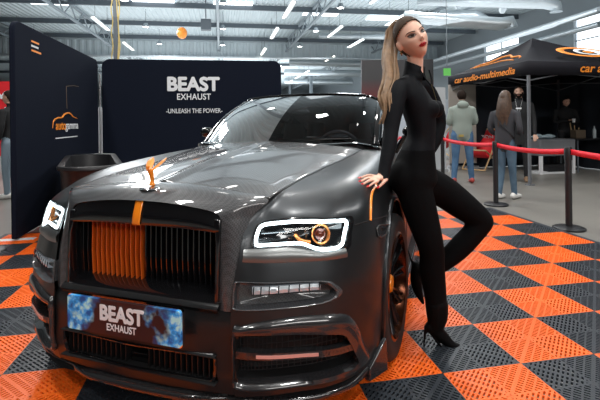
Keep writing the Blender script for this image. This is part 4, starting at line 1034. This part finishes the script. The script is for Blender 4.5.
# face details: small conforming meshes
def fpatch(pts,off,m,nm,dome=0):
    w=MB(); c=(sum(p[0] for p in pts)/len(pts),sum(p[1] for p in pts)/len(pts)); rings=[]
    for k in (1,.66,.33):
        rings.append([tuple(H(c[0]+(x-c[0])*k,face_y(c[0]+(x-c[0])*k,c[1]+(z-c[1])*k)+off+dome*(1-k*k),c[1]+(z-c[1])*k)) for x,z in pts])
    w.loft(rings,False); n=len(pts); w.v.append(tuple(H(c[0],face_y(*c)+off+dome,c[1]))); o=len(w.v)-1
    for i in range(n): w.f.append((o-n+i,o-n+(i+1)%n,o)); w.mi.append(0)
    return shifted(w,BASE).build(nm,m,bd)
for s in (-1,1):
    ex=.031*s; ez=.006
    E_=[(ex+s*a,ez+b) for a,b in [(-.0155,-.001),(-.008,.0045),(0,.0062),(.008,.0052),(.0155,.002),(.008,-.0035),(0,-.0052),(-.008,-.0042)]]
    fpatch([(ex+s*a*1.25,ez+.002+b*1.9) for a,b in [(-.0155,-.001),(-.008,.0045),(0,.0066),(.008,.0062),(.0165,.004),(.008,-.0035),(0,-.0042),(-.008,-.0032)]],.0006,shadow_,'eye_shadow')
    fpatch(E_,.0035,eyew,'eyeball',.002)
    fpatch([(ex-.001*s+.0075*math.cos(a),ez+.001+.0062*math.sin(a)) for a in [2*PI*k/14 for k in range(14)]],.0072,iris,'iris',.0008)
    w=MB(); w.tube([tuple(H(ex+s*a,face_y(ex+s*a,ez+b)+.0055,ez+b)) for a,b in [(-.017,-.002),(-.008,.005),(0,.007),(.009,.006),(.020,.006)]],[.0012,.0020,.0026,.0028,.0012],8,smooth=3); shifted(w,BASE).build('eyelash',lash,bd)
    w=MB(); w.tube([tuple(H(ex+s*a,face_y(ex+s*a,ez+b)+.004,ez+b)) for a,b in [(-.016,-.003),(-.006,-.006),(.006,-.005),(.017,.001)]],[.0008,.0010,.0014,.0012],8,smooth=3); shifted(w,BASE).build('eyelash',lash,bd)
    w=MB(); w.tube([tuple(H(ex+s*a,face_y(ex+s*a,ez+b)+.0015,ez+b)) for a,b in [(-.019,.015),(-.008,.019),(.006,.0225),(.016,.020),(.024,.013)]],[(.002,.0030),(.002,.0036),(.002,.0034),(.0016,.0026),(.001,.001)],8,smooth=3); shifted(w,BASE).build('eyebrow',brow,bd)
    w=MB(); w.ell(tuple(H(s*.0085,face_y(s*.0085,-.031)+.001,-.032)),(.003,.003,.002),6); shifted(w,BASE).build('nostril',lash,bd)
fpatch([(x,-.052+z) for x,z in [(-.025,.0),(-.015,.0055),(-.006,.0095),(0,.0075),(.006,.0095),(.015,.0055),(.025,.0),(.012,-.0005),(0,.0005),(-.012,-.0005)]],.0020,lip,'upper_lip',.0040)
fpatch([(x,-.052+z) for x,z in [(-.024,-.0005),(-.012,-.0015),(0,-.0005),(.012,-.0015),(.024,-.0005),(.017,-.008),(.008,-.0118),(0,-.0125),(-.008,-.0118),(-.017,-.008)]],.0022,lip,'lower_lip',.0055)
w=MB(); w.tube([tuple(H(x,face_y(x,-.052+z)+.0045,-.052+z)) for x,z in [(-.022,0),(-.01,-.001),(0,.0003),(.01,-.001),(.022,0)]],.0009,6,smooth=3); shifted(w,BASE).build('mouth_line',mat('mouth_dark',(.12,.004,.008),.5),bd)
w=MB(); w.lathe([(.007,-.002),(.009,0),(.007,.002)],16); w.v=[tuple(Vector(v)*1.1+H(.084,-.004,-.046)) for v in w.v]; w.tube([tuple(H(.083,-.004,-.036)),tuple(H(.085,.0,-.048)),tuple(H(.083,-.008,-.058))],.0035,8,smooth=3); shifted(w,BASE).build('earring',gold,bd)
# hair
Gh=head_grid(56,.005)*HK; K=np.ones((56,112),bool)
for i in range(56):
    for j in range(111):
        p=(Gh[i,j]+Gh[i+1,j+1])/2/HK; x,y,z=p
        thr=-.020+min(1,max(0,z/.04))*.028+max(0,z-.03)*1.25-.15*max(0,abs(x)-.05)
        K[i,j]=(y<thr and z>-.070)
Wh=(Gh.reshape(-1,3)@np.array(HM).T+np.array(HC)).reshape(Gh.shape)
w=MB(); w.grid(np.concatenate([Wh,Wh[:,:1]],1),keep=K); hair=shifted(w,BASE).build('hair',hairr,bd,solid=.003)
PT=[(-0.050,0.368,1.862),(-0.066,0.412,1.824),(-0.081,0.395,1.726),(-0.119,0.351,1.625),(-0.139,0.283,1.520),(-0.185,0.231,1.422),(-0.190,0.201,1.344),(-0.221,0.196,1.269)]
w=MB(); random.seed(7)
w.tube(PT[:-1],[(.024,.03),(.034,.036),(.034,.04),(.032,.042),(.026,.040),(.020,.034),(.010,.018)],16,smooth=5)
for k in range(46):
    a=random.uniform(0,2*PI); ro=random.uniform(.012,.044); ph=random.uniform(0,6); L_=random.choice([6,7,8,8]); P=[]
    for i,p in enumerate(PT[:L_]):
        e=(.35,.75,.95,1.0,1.0,.95,.8,.7)[i]
        P.append(tuple(Vector(p)+Rc*(ro*e*math.cos(a)+.010*math.sin(i*1.9+ph*.4))+Vector((.18,.984,0))*(ro*e*math.sin(a))))
    w.tube(P,[.006]+[.0075]*(L_-3)+[.005,.002],6,smooth=4)
shifted(w,BASE).build('ponytail',hairb,bd)
# collar, zip, cuffs, nails
w=MB(); G=[]
na=Vector((0.023,0.335,1.538)); nb=Vector((0.028,0.329,1.618)); ax_=(nb-na).normalized(); fx=(Vector(FD)+Bc*.55).normalized(); fx=(fx-ax_*fx.dot(ax_)).normalized(); fy=ax_.cross(fx)
for i in range(33):
    a=.42+(2*PI-.84)*i/32; op=abs(i-16)/16; G.append([tuple(na+ax_*(h_-.05*max(0,op-.35)*(h_>.02))+fx*(rr_*math.cos(a))+fy*(rr_*math.sin(a))) for h_,rr_ in ((-.015,.074),(.01,.064),(.055,.058),(.090,.060))])
w.grid(G); shifted(w,BASE).build('collar',suit,bd,solid=.004)
w=MB(); w.tube([(0.074,0.229,1.488),(0.085,0.217,1.443),(0.093,0.205,1.392)],.0022,6,smooth=3); shifted(w,BASE).build('zip',gold,bd)
w=MB(); w.tube([(0.026,0.263,1.570),(0.049,0.249,1.523),(0.074,0.229,1.482)],.0045,6,smooth=3); w.tube([(0.081,0.263,1.570),(0.087,0.252,1.530),(0.082,0.232,1.488)],.0045,6,smooth=3); shifted(w,BASE).build('neckline_edge',suit,bd)
for p,r in FN:
    a,b_=Vector(p[1]),Vector(p[2]); d_=(b_-a).normalized(); Q=d_.to_track_quat('Y','Z').to_matrix(); w=MB(); w.ell(tuple(b_+d_*.005+Vector((0,0,.0035))),(r*.85,.011,.0048),8,Q); shifted(w,BASE).build('fingernail',nail,bd)
# boots
w=Fig(bd); 
w.tube([(0.101,0.249,0.255),(0.103,0.249,0.182),(0.097,0.250,0.131)],[.064,.058,.046],0,smooth=4)
w.tube([(0.066,0.256,0.120),(0.102,0.249,0.097),(0.148,0.246,0.049),(0.195,0.242,0.012),(0.259,0.236,-0.004)],[.031,.036,.032,(.020,.034),(.008,.012)],0,smooth=4,ref=(0,0,1))
w.tube([(0.047,0.259,0.120),(0.034,0.262,0.075),(0.028,0.263,0.004)],[.018,.008,.0055],0,seg=10,smooth=3)
w.tube([(0.063,0.256,0.086),(0.125,0.250,0.010),(0.200,0.241,-0.014),(0.253,0.237,-0.016)],[(.005,.018),(.005,.024),(.005,.028),(.004,.012)],0,smooth=3,ref=(0,0,1))
w.build('boot',[boot],.004,BASE,sm=2)
w=Fig(bd)
w.tube([(0.196,0.430,0.397),(0.140,0.451,0.370),(0.105,0.472,0.377)],[.046,.042,.036],0,smooth=4)
w.tube([(0.093,0.475,0.384),(0.086,0.476,0.310),(0.095,0.469,0.238),(0.122,0.459,0.166)],[.034,.036,.028,.010],0,smooth=4)
w.tube([(0.079,0.487,0.399),(0.066,0.500,0.421),(0.061,0.531,0.474)],[.014,.008,.0055],0,seg=10,smooth=3)
w.build('boot',[boot],.004,BASE,sm=2)
# ---- bystanders
def bystander(label,loc,rz,h,mats,arms,hair=None,legs=None,long_hair=False,seat=0,beard=False,hood=False,vox=.011,bow=0,bulk=1.0):
    """mats: top, trousers, skin, shoes, hair"""
    t=thing('person',label,'person',loc,rz); f=Fig(t); k=h/1.75
    def S(x,y,z): return (x*k,y*k,z*k)
    z0=-seat
    b_=bulk
    f.tube([S(0,0,.90+z0),S(0,0,1.0+z0),S(0,0,1.12+z0),S(0,.01,1.28+z0),S(0,0,1.42+z0),S(0,-.01,1.48+z0)],[(.11*k*b_,.165*k*b_),(.115*k*b_,.165*k*b_),(.11*k*b_,.155*k*b_),(.12*k*b_,.18*k*b_),(.09*k*b_,.17*k*b_),(.05*k,.07*k)],0,seg=20,ref=(0,1,0))
    f.tube([S(0,-.01,1.46+z0),S(0,.01,1.56+z0)],[.055*k,.052*k],2)
    hm=Matrix.Rotation(-bow,3,'X'); hc=S(0,.02+bow*.08,1.635+z0-.02*bow); f.head(hc,[list(r) for r in hm],k,2)
    for sx in (-1,1): f.mb.ell((hc[0]+sx*.074*k,hc[1]-.005,hc[2]-.01),(.010,.016,.026),8)
    L_=legs or [[(-.10,0,.90),(-.105,.02,.50),(-.11,0,.10)],[(.10,0,.90),(.105,.02,.50),(.11,0,.10)]]
    for lg in L_:
        f.tube([S(*p) for p in lg],[.090*k*b_,.062*k*b_,.045*k*b_],1,smooth=5); e=lg[-1]
        f.tube([S(e[0],e[1]-.05,.055+e[2]-.10+.0),S(e[0],e[1]+.07,.045+e[2]-.10),S(e[0]+.01*(1 if e[0]>0 else -1),e[1]+.19,.032+e[2]-.10)],[.045*k,.044*k,.028*k],3,smooth=4)
    for arm in arms:
        f.tube([S(*p) for p in arm[:3]],[.056*k*b_,.045*k*b_,.034*k],0,smooth=5); a,b2=Vector(S(*arm[1])),Vector(S(*arm[2])); d=(b2-a).normalized()
        side=Vector((0,0,1)).cross(d); side=side.normalized() if side.length>.1 else Vector((1,0,0)); f.tube([tuple(b2),tuple(b2+d*.09*k)],[(.018,.034),(.014,.036)],2,smooth=2,ref=tuple(side.cross(d)))
        for q in range(4): st=b2+d*.085*k+side*(q-1.5)*.019; ln=(.062,.075,.07,.055)[q]; f.tube([tuple(st),tuple(st+d*ln*.55),tuple(st+d*ln*.95+side.cross(d)*.012)],[.0095,.009,.008],2,seg=8,smooth=2)
        f.tube([tuple(b2+d*.03*k+side*.03),tuple(b2+d*.065*k+side*.052),tuple(b2+d*.10*k+side*.056)],[.012,.011,.009],2,seg=8,smooth=2)
    if hood: f.mb.ell(S(0,-.09,1.47+z0),(.11*k,.06*k,.07*k),12); f.S.append((np.array(S(0,-.09,1.47+z0)),.08,0))
    bo=f.build('body',mats[:4],vox,(0,0,0))
    G=head_grid(24,.010 if not long_hair else .016)*k; Kp=np.ones((24,48),bool)
    for i in range(24):
        for j in range(47):
            x,y,z=(G[i,j]+G[i+1,j+1])/2/k; thr=-.02+min(1,max(0,z/.04))*.03+max(0,z-.03)*1.1; Kp[i,j]=y<thr and z>((-.035 if y>-.03 else -.065) if not long_hair else -.11)
    Wg=(G.reshape(-1,3)@np.array(hm).T+np.array(hc)).reshape(G.shape); w=MB(); w.grid(np.concatenate([Wg,Wg[:,:1]],1),keep=Kp)
    w.build('hair',mats[4],bo,solid=.006)
    if long_hair:
        w=MB(); hx,hy,hz=hc
        for q in range(16):
            a=-PI+PI*q/15; xx=.085*math.cos(a)*k; yy=-.02+.085*math.sin(a)*k
            w.tube([(hx+xx*.9,hy+yy*.8,hz+.03),(hx+xx*1.05,hy+yy-.01,hz-.10),(hx+xx*1.25,hy+yy-.02,hz-.25),(hx+xx*1.35+.01*math.sin(q*2),hy+yy-.02,hz-.40-.03*(q%3))],[.018,.024,.024,.008],8,smooth=4)
        w.build('long_hair',mats[4],bo)
    # simple face marks so the head reads as a face
    w=MB()
    for sx in (-1,1):
        p=Vector(hc)+hm@Vector((sx*.031,face_y(sx*.031,.006),.006))*k; w.ell(tuple(p),(.013,.004,.006),8)
    w.build('eyes',iris,bo)
    w=MB()
    for sx in (-1,1):
        p=Vector(hc)+hm@Vector((sx*.031,face_y(sx*.031,.026)+.002,.026))*k; w.ell(tuple(p),(.019,.004,.004),8)
    w.build('eyebrows',mats[4],bo)
    w=MB(); p=Vector(hc)+hm@Vector((0,face_y(0,-.052)+.001,-.052))*k; w.ell(tuple(p),(.022,.005,.006),8); w.build('mouth',mat('lips_plain',(.40,.16,.13),.5),bo)
    if beard:
        w=MB(); G=head_grid(24,.005)*k; Kb=np.zeros((24,48),bool)
        for i in range(24):
            for j in range(47):
                x,y,z=(G[i,j]+G[i+1,j+1])/2/k; Kb[i,j]=(y>0 and z<-.035 and not(abs(x)<.026 and -.062<z<-.044)) or (0<y and z<-.0 and abs(x)>.052)
        Wg=(G.reshape(-1,3)@np.array(hm).T+np.array(hc)).reshape(G.shape); w.grid(np.concatenate([Wg,Wg[:,:1]],1),keep=Kb); w.build('beard',mats[4],bo,solid=.003)
    return t,bo,k
darkh=mat('dark_brown_hair',(.018,.011,.008),.8,spec=.15); midh=mat('chestnut_hair',(.11,.065,.042),.45,noise=(30,(.05,.03,.02),.2))
skin2=mat('skin_light',(.55,.33,.24),.55); sage=mat('sage_hoodie',(.27,.32,.29),.85,bump=(12,.4)); jean=mat('blue_jeans',(.045,.115,.23),.75,noise=(9,(.09,.19,.33),.25)); jean2=mat('slate_jeans',(.06,.11,.17),.75,noise=(9,(.10,.17,.24),.25)); char=mat('charcoal_hoodie',(.040,.042,.050),.85,bump=(12,.4)); blackc=mat('black_cloth',(.010,.011,.013),.85,bump=(12,.3)); redsh=mat('red_sneaker',(.40,.05,.04),.5); whsh=mat('white_sneaker',(.75,.74,.72),.5)
bp=(3.658,5.884,0.000)
t,bo,k=bystander('man in a pale green hoodie and blue jeans, seen from behind',bp,-.35,1.86,[sage,jean,skin2,redsh,darkh],[[(-.185,0,1.38),(-.235,.02,1.13),(-.10,.20,1.14)],[(.185,0,1.38),(.24,.03,1.14),(.10,.22,1.16)]],hood=True,bulk=1.12,legs=[[(-.11,0,.90),(-.125,.02,.50),(-.16,.0,.10)],[(.10,0,.90),(.13,.02,.50),(.16,.02,.10)]])
w=MB(); w.box((-.05,-.145,.95),(.09,.012,.045)); lab(w.build('back_patch',mat('yellow_patch',(.40,.30,.08),.6),bo,bevel=.003),'yellow back patch')
bp=(3.364,4.156,0.000)
t,bo,k=bystander('long-haired girl in a charcoal jacket, jeans and white sneakers',bp,-1.05,1.72,[char,jean2,skin2,whsh,midh],[[(-.19,0,1.38),(-.23,-.02,1.12),(-.14,.20,1.00)],[(.19,0,1.38),(.25,-.04,1.12),(.16,.16,.98)]],long_hair=True,legs=[[(-.08,0,.90),(-.08,.03,.50),(-.08,-.06,.10)],[(.09,0,.90),(.09,.04,.50),(.09,.10,.10)]])
w=MB(); w.tube([(-.17,.05,1.42),(-.02,.135,1.2),(.16,.10,.98)],(.004,.012),6,smooth=3); w.tube([(-.17,.05,1.42),(-.05,-.14,1.25),(.18,-.06,.98)],(.004,.012),6,smooth=3); w.box((.21,.02,.95),(.05,.2,.15)); w.build('shoulder_bag',blackc,bo)
bp=(4.895,5.831,0.000)
t,bo,k=bystander('bearded man in a black hoodie with a lanyard behind the girl',bp,2.45,1.93,[blackc,blackc,skin2,mat('tan_shoe',(.22,.14,.08),.6),darkh],[[(-.19,0,1.40),(-.24,0,1.12),(-.25,.12,.88)],[(.19,0,1.40),(.23,0,1.12),(.22,.05,.86)]],beard=True)
w=MB(); w.tube([(-.07,.06,1.52*k),(-.03,.135,1.35*k),(0,.15,1.20*k)],.002,6); w.tube([(.07,.06,1.52*k),(.03,.135,1.35*k),(0,.15,1.20*k)],.002,6); w.box((0,.150,1.16*k),(.075,.006,.10)); w.build('lanyard',white,bo)
w=MB(); w.box((0,.142,1.34*k),(.10,.01,.03)); w.build('print',white,bo)
bp=(7.377,6.679,0.000)
t,bo,k=bystander('person in black with a cap standing inside the dark tent, holding a cup',(bp[0]-.1,bp[1]+.6,0),2.9,1.80,[blackc,blackc,skin2,blackc,blackc],[[(-.21,0,1.40),(-.26,.05,1.15),(-.06,.24,1.18)],[(.21,0,1.40),(.26,.05,1.15),(.07,.24,1.18)]],bow=.4)
w=MB(); w.lathe([(.001,0),(.03,0),(.038,.09),(.001,.09)],14,(0,.36,1.16)); o=w.build('cup',white,None); 
cw=Matrix.Rotation(2.9,3,'Z')@Vector((0,.36,1.16)); me=o.data
for v in me.vertices: v.co.z-=1.16; v.co.y-=.36
o.location=(bp[0]-.1+cw.x,bp[1]+.6+cw.y,cw.z); tag(o,'white paper cup held by the person in black inside the tent','cup')
sl_=[[(-.10,0,.47),(-.12,.42,.50),(-.12,.45,.10)],[(.10,0,.47),(.12,.42,.50),(.12,.45,.10)]]
bp=(7.418,8.042,0.000)
bystander('seated person in dark clothes behind the grey counter in the tent',(bp[0]+.1,bp[1]+.3,0),3.0,1.75,[blackc,blackc,skin2,blackc,darkh],[[(-.21,0,.97),(-.27,.05,.72),(-.12,.30,.64)],[(.21,0,.97),(.27,.05,.72),(.12,.30,.64)]],seat=.43,legs=sl_)
w=MB(); w.box((0,0,.41),(.42,.42,.05)); w.box((0,-.2,.66),(.42,.04,.5)); 
for a in (-.18,.18):
    for b2 in (-.18,.18): w.box((a,b2,.19),(.03,.03,.38))
o=w.build('folding_chair',blk,None); o.location=(bp[0]+.1,bp[1]+.34,0); o.rotation_euler=(0,0,3.0); tag(o,'black folding chair under the seated person in the tent','chair')
bp=(-4.710,6.336,0.000)
bystander('dark-haired man in a black jacket and pale jeans left of the banner wall',bp,-.1+PI*.5,1.88,[blackc,mat('pale_jeans',(.20,.27,.33),.75),skin2,whsh,darkh],[[(-.21,0,1.40),(-.26,0,1.12),(-.22,.10,.86)],[(.21,0,1.40),(.26,0,1.12),(.22,.10,.86)]])
